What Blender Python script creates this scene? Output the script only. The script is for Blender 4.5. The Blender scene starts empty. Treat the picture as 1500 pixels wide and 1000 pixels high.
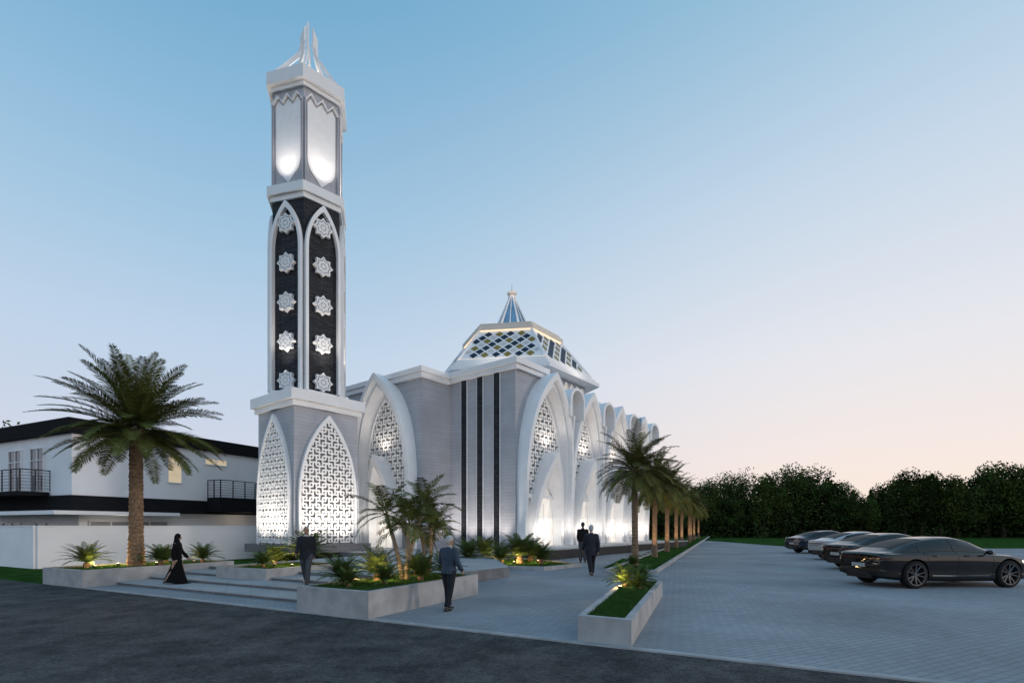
import bpy, math, random
from mathutils import Vector, Matrix
random.seed(7)
R=random.Random(11)
sc=bpy.context.scene
col=sc.collection
sc.view_settings.view_transform='Standard'
sc.view_settings.look='None'
sc.view_settings.exposure=0

# ------------------------------------------------------------ helpers
def lin(c):
    return tuple(((x/255)/12.92 if x/255<=0.04045 else ((x/255+0.055)/1.055)**2.4) for x in c)
class MB:
    def __init__(s): s.v=[];s.f=[];s.m=[];s.M=None
    def add(s,vs,fs,mi=0):
        o=len(s.v)
        if s.M is not None: vs=[tuple(s.M@Vector(p)) for p in vs]
        s.v.extend(vs)
        for f in fs: s.f.append(tuple(i+o for i in f)); s.m.append(mi)
    def box(s,x0,x1,y0,y1,z0,z1,mi=0):
        s.add([(x0,y0,z0),(x1,y0,z0),(x1,y1,z0),(x0,y1,z0),(x0,y0,z1),(x1,y0,z1),(x1,y1,z1),(x0,y1,z1)],
              [(0,3,2,1),(4,5,6,7),(0,1,5,4),(1,2,6,5),(2,3,7,6),(3,0,4,7)],mi)
    def prism(s,p,z0,z1,mi=0,p2=None,ms=None):
        n=len(p); p2=p2 or p
        vs=[(a,b,z0) for a,b in p]+[(a,b,z1) for a,b in p2]
        s.add(vs,[tuple(range(n-1,-1,-1)),tuple(range(n,2*n))],mi)
        s.add(vs,[(i,(i+1)%n,n+(i+1)%n,n+i) for i in range(n)],mi if ms is None else ms)
    def loft(s,rows,closed=False,mi=0,cap=False):
        n=len(rows[0]);vs=[p for r in rows for p in r];fs=[]
        for i in range(len(rows)-1):
            for j in range(n if closed else n-1):
                k=(j+1)%n
                fs.append((i*n+j,i*n+k,(i+1)*n+k,(i+1)*n+j))
        if cap:
            fs.append(tuple(range(n-1,-1,-1)));fs.append(tuple((len(rows)-1)*n+j for j in range(n)))
        s.add(vs,fs,mi)
    def tube(s,pts,rad,n=10,mi=0,ref=(1,0,0),cap=True,round_=False):
        pts=[Vector(p) for p in pts]; rad=[(r,r) if not isinstance(r,tuple) else r for r in rad]
        if round_:
            t0=(pts[0]-pts[1]).normalized();t1=(pts[-1]-pts[-2]).normalized()
            r0,r1=rad[0],rad[-1];m0=min(r0);m1=min(r1)
            pts=[pts[0]+t0*m0,pts[0]+t0*m0*.75]+pts+[pts[-1]+t1*m1*.75,pts[-1]+t1*m1]
            rad=[(r0[0]*.2,r0[1]*.2),(r0[0]*.66,r0[1]*.66)]+rad+[(r1[0]*.66,r1[1]*.66),(r1[0]*.2,r1[1]*.2)]
        rows=[];ref=Vector(ref)
        for i,p in enumerate(pts):
            t=(pts[min(i+1,len(pts)-1)]-pts[max(i-1,0)]).normalized()
            S=ref-t*ref.dot(t)
            if S.length<1e-3: S=Vector((0,1,0))-t*t.y
            S.normalize();B=t.cross(S)
            rows.append([tuple(p+S*math.cos(2*math.pi*k/n)*rad[i][0]+B*math.sin(2*math.pi*k/n)*rad[i][1]) for k in range(n)])
        s.loft(rows,True,mi,cap)
    def cyl(s,p0,p1,r0,r1=None,n=12,mi=0): s.tube([p0,p1],[r0,r0 if r1 is None else r1],n,mi)
    def ball(s,c,r,n=12,m=8,mi=0):
        if not isinstance(r,tuple): r=(r,r,r)
        rows=[]
        for i in range(m+1):
            a=-math.pi/2+math.pi*i/m
            a=max(-1.54,min(1.54,a))
            rows.append([(c[0]+r[0]*math.cos(a)*math.cos(2*math.pi*k/n),c[1]+r[1]*math.cos(a)*math.sin(2*math.pi*k/n),c[2]+r[2]*math.sin(a)) for k in range(n)])
        s.loft(rows,True,mi,True)
    def obj(s,name,mats,parent=None,smooth=False,label=None,cat=None,kind=None,group=None,loc=None,rotz=None,autos=None):
        me=bpy.data.meshes.new(name);me.from_pydata(s.v,[],s.f);me.update()
        if not isinstance(mats,(list,tuple)): mats=[mats]
        for m in mats: me.materials.append(m)
        if len(mats)>1: me.polygons.foreach_set('material_index',s.m)
        if smooth:
            me.polygons.foreach_set('use_smooth',[True]*len(me.polygons))
        o=bpy.data.objects.new(name,me);col.objects.link(o)
        if autos and smooth:
            try: me.set_sharp_from_angle(angle=math.radians(autos))
            except Exception: pass
        if parent: o.parent=parent
        if loc: o.location=loc
        if rotz is not None: o.rotation_euler=(0,0,rotz)
        tag(o,label,cat,kind,group)
        return o
def tag(o,label=None,cat=None,kind=None,group=None):
    if label:o['label']=label
    if cat:o['category']=cat
    if kind:o['kind']=kind
    if group:o['group']=group
def empty(name,loc,rotz=0,label=None,cat=None,group=None,parent=None,scale=None):
    o=bpy.data.objects.new(name,None);o.empty_display_size=.3;col.objects.link(o)
    o.location=loc;o.rotation_euler=(0,0,rotz)
    if scale:o.scale=scale
    if parent:o.parent=parent
    tag(o,label,cat,None,group)
    return o
def copy_thing(o,loc,rotz=0,scale=None,label=None,matmap=None):
    n=o.copy();col.objects.link(n);n.location=loc;n.rotation_euler=(0,0,rotz)
    if scale is not None:n.scale=scale if isinstance(scale,tuple) else (scale,)*3
    if label:n['label']=label
    def rec(src,dst):
        for c in list(src.children):
            k=c.copy();col.objects.link(k);k.parent=dst;k.matrix_parent_inverse=c.matrix_parent_inverse.copy()
            if matmap and k.type=='MESH':
                for sl in k.material_slots:
                    nm=sl.material.name if sl.material else ''
                    if nm in matmap:
                        sl.link='OBJECT';sl.material=matmap[nm]
            rec(c,k)
    rec(o,n)
    return n

# ------------------------------------------------------------ materials
def mat(name,c,rough=.7,metal=0,var=.12,nscale=3,bump=0,bscale=30,emis=None,es=0,spec=None,coat=0,trans=0,var2=None):
    m=bpy.data.materials.new(name);m.use_nodes=True;nt=m.node_tree;N=nt.nodes;L=nt.links
    b=N['Principled BSDF'];b.inputs['Roughness'].default_value=rough;b.inputs['Metallic'].default_value=metal
    if spec is not None:b.inputs['Specular IOR Level'].default_value=spec
    if coat:b.inputs['Coat Weight'].default_value=coat;b.inputs['Coat Roughness'].default_value=.02
    tc=N.new('ShaderNodeTexCoord')
    if var>0:
        nz=N.new('ShaderNodeTexNoise');nz.inputs['Scale'].default_value=nscale;nz.inputs['Detail'].default_value=5
        L.new(tc.outputs['Object'],nz.inputs['Vector'])
        rp=N.new('ShaderNodeValToRGB');rp.color_ramp.elements[0].position=.3;rp.color_ramp.elements[1].position=.7
        a=tuple(x*(1-var) for x in c);d=var2 or tuple(min(1,x*(1+var)) for x in c)
        rp.color_ramp.elements[0].color=(*a,1);rp.color_ramp.elements[1].color=(*d,1)
        L.new(nz.outputs['Fac'],rp.inputs['Fac']);L.new(rp.outputs['Color'],b.inputs['Base Color'])
    else: b.inputs['Base Color'].default_value=(*c,1)
    if bump:
        n2=N.new('ShaderNodeTexNoise');n2.inputs['Scale'].default_value=bscale;n2.inputs['Detail'].default_value=6
        L.new(tc.outputs['Object'],n2.inputs['Vector'])
        bp=N.new('ShaderNodeBump');bp.inputs['Strength'].default_value=bump;bp.inputs['Distance'].default_value=.02
        L.new(n2.outputs['Fac'],bp.inputs['Height']);L.new(bp.outputs['Normal'],b.inputs['Normal'])
    if emis:
        b.inputs['Emission Color'].default_value=(*emis,1);b.inputs['Emission Strength'].default_value=es
    return m
def brickmat(name,c1,c2,mortar,bw,bh,ms,rough=.8,bump=.5,wall=True,rot=0,offs=.5,patch=.12,spec=.3,pscale=.7):
    m=bpy.data.materials.new(name);m.use_nodes=True;nt=m.node_tree;N=nt.nodes;L=nt.links
    b=N['Principled BSDF'];b.inputs['Roughness'].default_value=rough;b.inputs['Specular IOR Level'].default_value=spec
    tc=N.new('ShaderNodeTexCoord')
    vec=tc.outputs['Object']
    if wall:
        s=N.new('ShaderNodeSeparateXYZ');L.new(vec,s.inputs[0])
        ad=N.new('ShaderNodeMath');ad.operation='ADD';L.new(s.outputs[0],ad.inputs[0]);L.new(s.outputs[1],ad.inputs[1])
        cb=N.new('ShaderNodeCombineXYZ');L.new(ad.outputs[0],cb.inputs[0]);L.new(s.outputs[2],cb.inputs[1]);vec2=cb.outputs[0]
    else:
        mp=N.new('ShaderNodeMapping');mp.inputs['Rotation'].default_value=(0,0,rot);L.new(vec,mp.inputs[0]);vec2=mp.outputs[0]
    br=N.new('ShaderNodeTexBrick');L.new(vec2,br.inputs['Vector'])
    br.offset=offs
    br.inputs['Scale'].default_value=1;br.inputs['Brick Width'].default_value=bw;br.inputs['Row Height'].default_value=bh
    br.inputs['Mortar Size'].default_value=ms;br.inputs['Mortar Smooth'].default_value=.2
    br.inputs['Color1'].default_value=(*c1,1);br.inputs['Color2'].default_value=(*c2,1);br.inputs['Mortar'].default_value=(*mortar,1)
    nz=N.new('ShaderNodeTexNoise');nz.inputs['Scale'].default_value=pscale;nz.inputs['Detail'].default_value=6;L.new(vec,nz.inputs['Vector'])
    mr=N.new('ShaderNodeMapRange');mr.inputs['From Min'].default_value=.3;mr.inputs['From Max'].default_value=.7
    mr.inputs['To Min'].default_value=1-patch;mr.inputs['To Max'].default_value=1+patch;L.new(nz.outputs['Fac'],mr.inputs['Value'])
    mx=N.new('ShaderNodeVectorMath');mx.operation='SCALE';L.new(br.outputs['Color'],mx.inputs[0]);L.new(mr.outputs[0],mx.inputs['Scale'])
    L.new(mx.outputs[0],b.inputs['Base Color'])
    bp=N.new('ShaderNodeBump');bp.inputs['Strength'].default_value=bump;bp.inputs['Distance'].default_value=.015;bp.invert=True
    L.new(br.outputs['Fac'],bp.inputs['Height']);L.new(bp.outputs['Normal'],b.inputs['Normal'])
    return m
WHITE=mat('white_plaster',(.82,.82,.83),.55,var=.04,nscale=1.2,bump=.06,bscale=60)
WHITE2=mat('white_lattice',(.88,.87,.86),.5,var=.03)
STONE=brickmat('grey_panel_cladding',(.44,.445,.48),(.405,.41,.445),(.305,.31,.34),1.8,.20,.009,.8,.3,patch=.09)
SILVER=brickmat('silver_panel',(.45,.45,.49),(.42,.42,.46),(.31,.31,.35),.35,4,.012,.6,.3)
BLACKB=brickmat('black_brick',(.014,.016,.022),(.04,.042,.05),(.006,.006,.008),.34,.11,.012,.6,1.0,spec=.25)
BLACKM=mat('black_metal',(.012,.012,.014),.5,0,var=.1,spec=.2)
FASCIA=mat('black_fascia',(.014,.014,.016),.8,0,var=.1,spec=.05)
BLACKP=mat('black_stone',(.02,.021,.024),.45,0,var=.3,nscale=6,spec=.3)
PLINTH=mat('grey_granite',(.13,.135,.15),.5,0,var=.25,nscale=8)
CONC=mat('concrete',(.36,.355,.355),.85,var=.2,nscale=2.5,bump=.25,bscale=40,spec=.2)
STARF=mat('star_recess',(.34,.35,.38),.7,var=.1)
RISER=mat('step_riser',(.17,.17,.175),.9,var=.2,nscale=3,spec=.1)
PAVE=brickmat('concrete_pavers',(.30,.31,.33),(.262,.272,.292),(.185,.19,.20),.24,.12,.008,.85,.4,wall=False,rot=math.radians(-27),patch=.2,spec=.15,pscale=.35)
PLATM=brickmat('terrace_tiles',(.38,.38,.385),(.35,.35,.355),(.26,.26,.265),.6,.6,.008,.8,.3,wall=False,rot=math.radians(-27),offs=0,spec=.2)
GRASS=mat('grass',(.030,.070,.016),.95,var=.4,nscale=1.5,bump=.6,bscale=80,spec=0)
BLADE=mat('grass_blade',(.038,.092,.02),.8,var=.3,nscale=6,spec=.1)
BARK=mat('palm_bark',(.20,.135,.088),.95,var=.45,nscale=14,bump=1,bscale=22,spec=.1)
BARKP=mat('pale_palm_bark',(.34,.27,.20),.9,var=.3,nscale=10,bump=.6,bscale=20,spec=.1)
BARK2=mat('tree_bark',(.05,.04,.03),.95,var=.3,spec=.1)
FROND=mat('palm_frond',(.086,.104,.028),.75,var=.4,nscale=2.2,spec=.08)
FROND3=mat('golden_palm_frond',(.105,.105,.030),.75,var=.4,nscale=2.2,spec=.08)
FROND2=mat('cycad_frond',(.07,.11,.028),.7,var=.35,nscale=3,spec=.12)
LEAF=mat('tree_leaves',(.040,.062,.016),.9,var=.55,nscale=.5,spec=.03)
LEAFD=mat('wood_leaves',(.026,.042,.012),.95,var=.5,nscale=.3,spec=.02)
GLOW=mat('lit_interior_panel',(.5,.48,.42),.7,var=.1,emis=(1,.82,.6),es=.35)
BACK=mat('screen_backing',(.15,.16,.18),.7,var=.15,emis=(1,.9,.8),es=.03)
GLOW2=mat('lit_doorway',(.5,.48,.46),.7,var=.3,nscale=1.2,emis=(1,.93,.84),es=.5)
LENS=mat('lamp_lens_glass',(.7,.66,.58),.7,var=.1,emis=(1,.8,.5),es=.8)
LED=mat('warm_led_strip',(.7,.6,.5),.6,var=.05,emis=(1,.76,.5),es=.9)
GOLD=mat('gold_tile',(.24,.19,.05),.55,0,var=.15,spec=.2)
BLUET=mat('dark_blue_tile',(.022,.038,.066),.55,0,var=.25,spec=.15)
WTILE=mat('white_tile',(.82,.82,.83),.55,var=.04)
BEIGE=mat('beige_trim',(.68,.60,.52),.5,var=.06)
GLASSB=mat('pale_blue_glass',(.20,.33,.45),.08,.6,var=.25,nscale=1.5,spec=.8,emis=(.4,.7,1),es=.05)
WINGL=mat('window_glass',(.06,.07,.085),.06,.0,var=.1,spec=.9)
WINLIT=mat('lit_window',(.5,.42,.3),.5,var=.2,nscale=2,emis=(1,.78,.5),es=.4)
HOUSEW=mat('house_render',(.78,.78,.80),.7,var=.05,nscale=.8)
HOUSEG=mat('house_grey_render',(.3,.3,.32),.7,var=.08)
WALLW=mat('boundary_wall_paint',(.83,.82,.83),.7,var=.05,nscale=.6,bump=.1)

def asphalt():
    m=bpy.data.materials.new('asphalt');m.use_nodes=True;nt=m.node_tree;N=nt.nodes;L=nt.links
    b=N['Principled BSDF'];b.inputs['Roughness'].default_value=.85;b.inputs['Specular IOR Level'].default_value=.18
    tc=N.new('ShaderNodeTexCoord')
    n1=N.new('ShaderNodeTexNoise');n1.inputs['Scale'].default_value=1.1;n1.inputs['Detail'].default_value=12;n1.inputs['Roughness'].default_value=.78
    n2=N.new('ShaderNodeTexNoise');n2.inputs['Scale'].default_value=26;n2.inputs['Detail'].default_value=6;n2.inputs['Roughness'].default_value=.7
    n3=N.new('ShaderNodeTexVoronoi');n3.inputs['Scale'].default_value=45
    for n in (n1,n2,n3):L.new(tc.outputs['Object'],n.inputs['Vector'])
    r=N.new('ShaderNodeValToRGB');e=r.color_ramp.elements;e[0].position=.40;e[0].color=(.036,.035,.036,1);e[1].position=.62;e[1].color=(.105,.100,.098,1)
    L.new(n1.outputs['Fac'],r.inputs['Fac'])
    mr=N.new('ShaderNodeMapRange');mr.inputs['From Min'].default_value=.35;mr.inputs['From Max'].default_value=.65;mr.inputs['To Min'].default_value=.5;mr.inputs['To Max'].default_value=1.5
    L.new(n2.outputs['Fac'],mr.inputs['Value'])
    s=N.new('ShaderNodeVectorMath');s.operation='SCALE';L.new(r.outputs['Color'],s.inputs[0]);L.new(mr.outputs[0],s.inputs['Scale']);L.new(s.outputs[0],b.inputs['Base Color'])
    bp=N.new('ShaderNodeBump');bp.inputs['Strength'].default_value=1;bp.inputs['Distance'].default_value=.018
    L.new(n3.outputs['Distance'],bp.inputs['Height']);L.new(bp.outputs['Normal'],b.inputs['Normal'])
    return m
ASPH=asphalt()

# ------------------------------------------------------------ camera & world
cam=bpy.data.cameras.new('camera');co=bpy.data.objects.new('camera',cam);col.objects.link(co)
co.location=(0,0,1.8);co.rotation_euler=(math.radians(90),0,0)
cam.lens=18;cam.sensor_width=36;cam.shift_y=.18;cam.clip_end=3000;cam.clip_start=.1
sc.camera=co
w=bpy.data.worlds.new('World');sc.world=w;w.use_nodes=True
nt=w.node_tree;N=nt.nodes;L=nt.links
bg=N['Background']
tc=N.new('ShaderNodeTexCoord');sp=N.new('ShaderNodeSeparateXYZ');L.new(tc.outputs['Generated'],sp.inputs[0])
def ramp(stops):
    r=N.new('ShaderNodeValToRGB')
    while len(r.color_ramp.elements)<len(stops): r.color_ramp.elements.new(.5)
    for e,(p,c) in zip(r.color_ramp.elements,stops): e.position=p;e.color=(*lin(c),1)
    L.new(sp.outputs[2],r.inputs[0]);return r
rl=ramp([(0,(214,212,226)),(.12,(210,216,233)),(.3,(192,213,235)),(.5,(156,196,225)),(.7,(112,170,208)),(1,(72,134,182))])
rr=ramp([(0,(254,234,216)),(.10,(250,235,228)),(.28,(234,234,240)),(.5,(202,219,236)),(.7,(156,196,222)),(1,(96,154,196))])
mr=N.new('ShaderNodeMapRange');mr.inputs['From Min'].default_value=-.5;mr.inputs['From Max'].default_value=.62;mr.interpolation_type='SMOOTHSTEP'
L.new(sp.outputs[0],mr.inputs['Value'])
mx=N.new('ShaderNodeMix');mx.data_type='RGBA';L.new(mr.outputs[0],mx.inputs['Factor']);L.new(rl.outputs[0],mx.inputs['A']);L.new(rr.outputs[0],mx.inputs['B'])
L.new(mx.outputs['Result'],bg.inputs[0])
mb_=N.new('ShaderNodeMapRange');mb_.inputs['From Min'].default_value=.15;mb_.inputs['From Max'].default_value=-.7;mb_.inputs['To Min'].default_value=.97;mb_.inputs['To Max'].default_value=1.15;mb_.interpolation_type='SMOOTHSTEP'  # extra sky brightness added behind the camera to light the facades facing it
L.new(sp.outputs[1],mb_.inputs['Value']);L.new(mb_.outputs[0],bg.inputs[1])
sky=N.new('ShaderNodeTexSky');sky.sky_type='NISHITA';sky.sun_disc=False;sky.sun_elevation=math.radians(4);sky.sun_rotation=math.radians(100)
bg2=N.new('ShaderNodeBackground');L.new(sky.outputs[0],bg2.inputs[0]);bg2.inputs[1].default_value=.005
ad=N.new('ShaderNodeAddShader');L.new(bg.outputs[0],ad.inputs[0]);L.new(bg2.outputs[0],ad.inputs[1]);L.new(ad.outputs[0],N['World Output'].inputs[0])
sl=bpy.data.lights.new('sun','SUN');sl.energy=.6;sl.angle=math.radians(8);sl.color=(1,.86,.76)
so=bpy.data.objects.new('sun',sl);col.objects.link(so)
d=Vector((-math.sin(math.radians(100)),-math.cos(math.radians(100)),-math.tan(math.radians(10))))
so.rotation_euler=d.to_track_quat('-Z','Y').to_euler()

def light(kind,loc,target,energy,color=(1,.8,.58),parent=None,size=.15,angle=100,name='uplight_lamp',blend=.9):
    l=bpy.data.lights.new(name,kind);l.energy=energy;l.color=color
    l.shadow_soft_size=size
    if kind=='SPOT': l.spot_size=math.radians(angle);l.spot_blend=blend
    o=bpy.data.objects.new(name,l);col.objects.link(o);o.location=loc
    if target is not None: o.rotation_euler=(Vector(target)-Vector(loc)).to_track_quat('-Z','Y').to_euler()
    if parent:o.parent=parent
    return o
WW=(1,.89,.78)

# ------------------------------------------------------------ site frame
O=Vector((-4.56,10.8));E1=Vector((.887,-.461));E2=Vector((.461,.887))
def P(s,t):
    p=O+E1*s+E2*t;return (p.x,p.y)
mb=MB();mb.add([(-1500,-400,-.15),(1500,-400,-.15),(1500,2500,-.15),(-1500,2500,-.15)],[(0,1,2,3)])
mb.obj('ground',GRASS,kind='structure',label='wide grass ground',cat='ground')
mb=MB();q=[P(-90,-.001),P(-90,-22),P(90,-22),P(90,-.001)];mb.add([(a,b,-.02) for a,b in q],[(0,1,2,3)])
mb.obj('road',ASPH,kind='structure',label='worn dark asphalt road',cat='road')
mb=MB();mb.prism([P(-11.5,.14),P(70,.14),(80,41),(24,41),(24,62),(-22,62),P(-11.5,13)],-.14,0)
mb.obj('pavement',PAVE,kind='structure',label='grey block paved forecourt and parking',cat='pavement')
mb=MB();mb.prism([P(-11.5,0),P(70,0),P(70,.136),P(-11.5,.136)],-.14,.003)
mb.obj('kerb',CONC,kind='structure',label='flush concrete kerb along the asphalt',cat='kerb')
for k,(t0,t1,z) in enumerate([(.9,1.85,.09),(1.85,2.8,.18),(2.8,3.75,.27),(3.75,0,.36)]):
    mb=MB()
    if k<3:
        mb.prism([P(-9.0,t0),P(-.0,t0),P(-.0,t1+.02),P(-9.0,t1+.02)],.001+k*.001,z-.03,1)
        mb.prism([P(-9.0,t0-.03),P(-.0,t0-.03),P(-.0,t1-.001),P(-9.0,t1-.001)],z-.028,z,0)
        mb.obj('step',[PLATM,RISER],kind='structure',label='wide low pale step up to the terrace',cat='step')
    else:
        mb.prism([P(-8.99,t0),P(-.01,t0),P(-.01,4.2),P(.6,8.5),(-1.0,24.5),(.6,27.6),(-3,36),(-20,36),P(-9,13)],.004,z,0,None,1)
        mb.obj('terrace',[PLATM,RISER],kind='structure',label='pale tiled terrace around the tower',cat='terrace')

# ------------------------------------------------------------ arches
def arch(w,hs,hp,z0=0,n=16,ns=6,bul=.62):
    Lf=[(-w/2,z0+(hs-z0)*i/ns) for i in range(ns)]
    for i in range(n+1):
        t=i/n;x=(1-t)**2*(-w/2)+2*t*(1-t)*(-w/2);z=(1-t)**2*hs+2*t*(1-t)*(hs+bul*(hp-hs))+t*t*hp
        Lf.append((x,z))
    return Lf+[(-x,z) for x,z in reversed(Lf[:-1])]
def inarch(a,z,w,hs,hp,z0,bul=.62,mg=0):
    if z<z0: return False
    if z<=hs: return abs(a)<w/2-mg
    if z>=hp: return False
    lo,hi=0,1
    for _ in range(14):
        t=(lo+hi)/2;zz=(1-t)**2*hs+2*t*(1-t)*(hs+bul*(hp-hs))+t*t*hp
        if zz<z:lo=t
        else:hi=t
    return abs(a)<w/2*((1-t)**2+2*t*(1-t))-mg
def lattice(mb,w,hs,hp,z0,c,bar,d0,d1,cond=None,bul=.62):
    nx=int(w/2/c)+2;nz=int((hp-z0)/c)+2
    for j in range(nz):
        for i in range(-nx,nx):
            z=z0+(j+.5)*c;x=i*c
            if (i+2*j)%4!=3:
                for h in (0,.5):
                    a0=x+h*c;a1=a0+c/2
                    if inarch((a0+a1)/2,z,w,hs,hp,z0,bul) and (cond is None or cond((a0+a1)/2,z)):
                        mb.box(a0,a1,d0,d1,z-bar/2,z+bar/2)
            if (j+2*i)%4!=1:
                for h in (0,.5):
                    b0=z+h*c;b1=b0+c/2
                    if inarch(x,(b0+b1)/2,w,hs,hp,z0,bul) and (cond is None or cond(x,(b0+b1)/2)):
                        mb.box(x-bar/2,x+bar/2,d0+.004,d1-.004,b0,b1)
def poly_arch(mb,A,d):
    mb.add([(x,d,z) for x,z in A],[tuple(range(len(A)))])
def ring(mb,Ao,Ai,d0,d1):
    mb.loft([[(x,d0,z) for x,z in Ao],[(x,d1,z) for x,z in Ao],[(x,d1,z) for x,z in Ai],[(x,d0,z) for x,z in Ai]])
UA=math.radians(51.8)
def fM(ox,oy,ax,ay,outx,outy):
    return Matrix(((ax,outx,0,ox),(ay,outy,0,oy),(0,0,1,0),(0,0,0,1)))

# ------------------------------------------------------------ MOSQUE
BL=17.9
Bo=empty('mosque',(.2,30,0),UA,'white and grey mosque with pointed lattice arches and tiled hexagonal roof','mosque')
mb=MB();mb.box(0,2.9,0,19,.3,11);mb.obj('wall',STONE,Bo)
mb=MB();mb.box(2.903,BL,0,19,.3,9.3);mb.obj('wall',STONE,Bo)
mb=MB();mb.box(2.903,BL+.1,.5,19.1,9.303,9.6);mb.obj('nave_roof',WHITE,Bo)
mb=MB();mb.box(-2.46,-.003,5.34,13,.3,10.9);mb.obj('wall',STONE,Bo)
mb=MB()
mb.box(-.22,3.0,-.22,19.2,11.003,11.28);mb.box(-.36,3.1,-.36,19.35,11.283,11.62)
mb.obj('cornice',WHITE,Bo)
mb=MB();mb.box(-2.68,-.23,5.12,13.2,10.903,11.2);mb.box(-2.82,-.37,4.98,13.35,11.203,11.5)
mb.obj('cornice',WHITE,Bo)
for y in (1.4,2.75,4.1):
    mb=MB();mb.box(-.10,-.003,y-.19,y+.19,.5,10.98);mb.obj('black_pilaster',BLACKB,Bo)
    for s in (-.27,.23):
        mb=MB();mb.box(-.06,-.002,y+s,y+s+.04,.5,10.98);mb.obj('pilaster_trim',WHITE,Bo)
mb=MB();mb.box(-1.3,19.5,-3.25,-.02,0,.5);mb.obj('podium',BLACKP,Bo)
mb=MB();mb.box(-1.35,19.55,-3.3,-.02,.502,.56);mb.obj('podium_coping',PLATM,Bo)
BU=.72
def portal(M,w,hp,wi,hpi,wd,hd,depth=1.4,zb=.4,gz=3.8,back=.01):
    A=lambda dw,dh:arch(w-dw,4.6,hp-dh,zb,18,6,BU)
    Ao=A(0,0);A1=A(.50,.46);A2=A(.56,.52);A3=A(.90,.84);A4=A(.94,.88)
    Am=arch(w*.3+wi*.7,4.5,hp*.25+hpi*.75,zb,18,6,BU);Ai=arch(wi,4.3,hpi,zb,18,6,BU)
    D=lambda z:depth*(.5+.5*min(1,(z/hp))**1.6)
    BK=lambda z:(back if z>9.2 else .01)
    mb=MB();mb.M=M
    mb.loft([[(x,BK(z),z) for x,z in Ao],[(x,D(z)-.03,z) for x,z in Ao],[(x*.995,D(z),z*.999) for x,z in Ao],[(x,D(z)+.03,z) for x,z in A1],[(x,D(z)-.24,z) for x,z in A2],[(x,D(z)-.21,z) for x,z in A3],[(x,D(z)-.45,z) for x,z in A4],[(x,D(z)*.25,z) for x,z in Am],[(x,.02,z) for x,z in Ai]])
    mb.obj('arch_hood',WHITE,Bo,True,autos=28)
    if back<0:
        mb=MB();mb.M=M;AA=[(x,z) for x,z in arch(w-.1,4.6,hp-.1,zb,18,6,BU) if z>9.25];poly_arch(mb,AA,-.3);mb.obj('gable_infill',WHITE,Bo)
    mb=MB();mb.M=M;poly_arch(mb,Ai,.03);mb.obj('screen_backing',BACK,Bo)
    mb=MB();mb.M=M;lattice(mb,wi,4.3,hpi,gz-.2,.235,.080,.09,.17,lambda a,z:z>gz-.3,BU)
    mb.obj('lattice_screen',WHITE2,Bo)
    mb=MB();mb.M=M;mb.box(-wi/2,wi/2,.05,.25,gz-.3,gz-.1);ring(mb,arch(wi,4.3,hpi,gz,bul=BU),arch(wi-.14,4.3,hpi-.14,gz,bul=BU),.03,.24)
    mb.obj('screen_frame',WHITE,Bo)
    Bo_=arch(wd+.66,1.6,hd,zb,14,4,.52);Bi=arch(wd+.02,1.6,hd-.66,zb,14,4,.52);Bk=arch(wd*.86,1.5,hd-1.5,zb,14,4,.52)
    D2=lambda z:depth*(.45+.65*(z/hd)**2)
    mb=MB();mb.M=M
    mb.loft([[(x,.06,z) for x,z in Bo_],[(x,D2(z),z) for x,z in Bo_],[(x,D2(z)+.03,z) for x,z in Bi],[(x,D2(z)*.4,z) for x,z in arch(wd*.93,1.55,hd-1.05,zb,14,4,.52)],[(x,.08,z) for x,z in Bk]])
    mb.obj('entrance_hood',WHITE,Bo,True,autos=30)
    mb=MB();mb.M=M;poly_arch(mb,Bk,.07);mb.obj('doorway',GLOW2,Bo)
    mb=MB();mb.M=M
    for x in (-wd*.26,0,wd*.26): mb.box(x-.03,x+.03,.085,.13,zb,hd*.5)
    mb.box(-wd*.40,wd*.40,.086,.128,2.3,2.38);mb.obj('door_frame',WHITE,Bo)
    for x in (-w*.36,w*.36):
        p=M@Vector((x,depth*.8,.9));q=M@Vector((x*.8,.25,6.0));light('SPOT',p,q,130,WW,Bo,.35,110)
    p=M@Vector((0,depth*.55,hd+.35));q=M@Vector((0,.2,hpi+1.0));light('SPOT',p,q,70,WW,Bo,.3,160)
    p=M@Vector((0,depth*.45,1.6));light('POINT',p,None,34,(1,.90,.78),Bo,.3)
for a,ww,hh in [(2.75,5.2,11.25),(7.4,4.35,10.95),(11.7,4.15,10.8),(15.8,4.0,10.7)]: portal(fM(a,0,1,0,0,-1),ww,hh,ww*.70,hh-1.3,ww*.5,6.4,1.15,back=-.9)
portal(fM(-2.46,8.65,0,1,-1,0),5.8,11.55,4.0,10.1,2.4,6.3,1.15)
for a in (5.2,9.6,13.8,17.8):
    M=fM(a,0,1,0,0,-1)
    def rnd(w,top,z0): 
        r=w/2;return [(-r,z0)]+[(-r*math.cos(math.pi*i/16),top-r+r*math.sin(math.pi*i/16)) for i in range(17)]+[(r,z0)]
    tp=10.9-.012*a*2
    Ao=rnd(1.8,tp,8.8);Ai=rnd(1.45,tp-.18,8.8);Ak=rnd(.95,tp-.5,8.8)
    mb=MB();mb.M=M
    mb.loft([[(x,-.9,max(z,9.4)) for x,z in Ao],[(x,1.15,z) for x,z in Ao],[(x,1.17,z) for x,z in Ai],[(x,.4,z) for x,z in rnd(1.25,tp-.32,8.8)],[(x,.03,z) for x,z in Ak]])
    poly_arch(mb,rnd(1.7,tp-.05,8.8),-.2)
    mb.obj('barrel_canopy',WHITE,Bo,True,autos=35)
    mb=MB();mb.M=M
    mb.loft([[(-.10,.02,z),(-.08,.5+.4*(z/9.2)**2,z),(.08,.5+.4*(z/9.2)**2,z),(.10,.02,z)] for z in [.4+i*.86 for i in range(11)]],cap=True)
    mb.obj('pier',WHITE,Bo)
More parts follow.
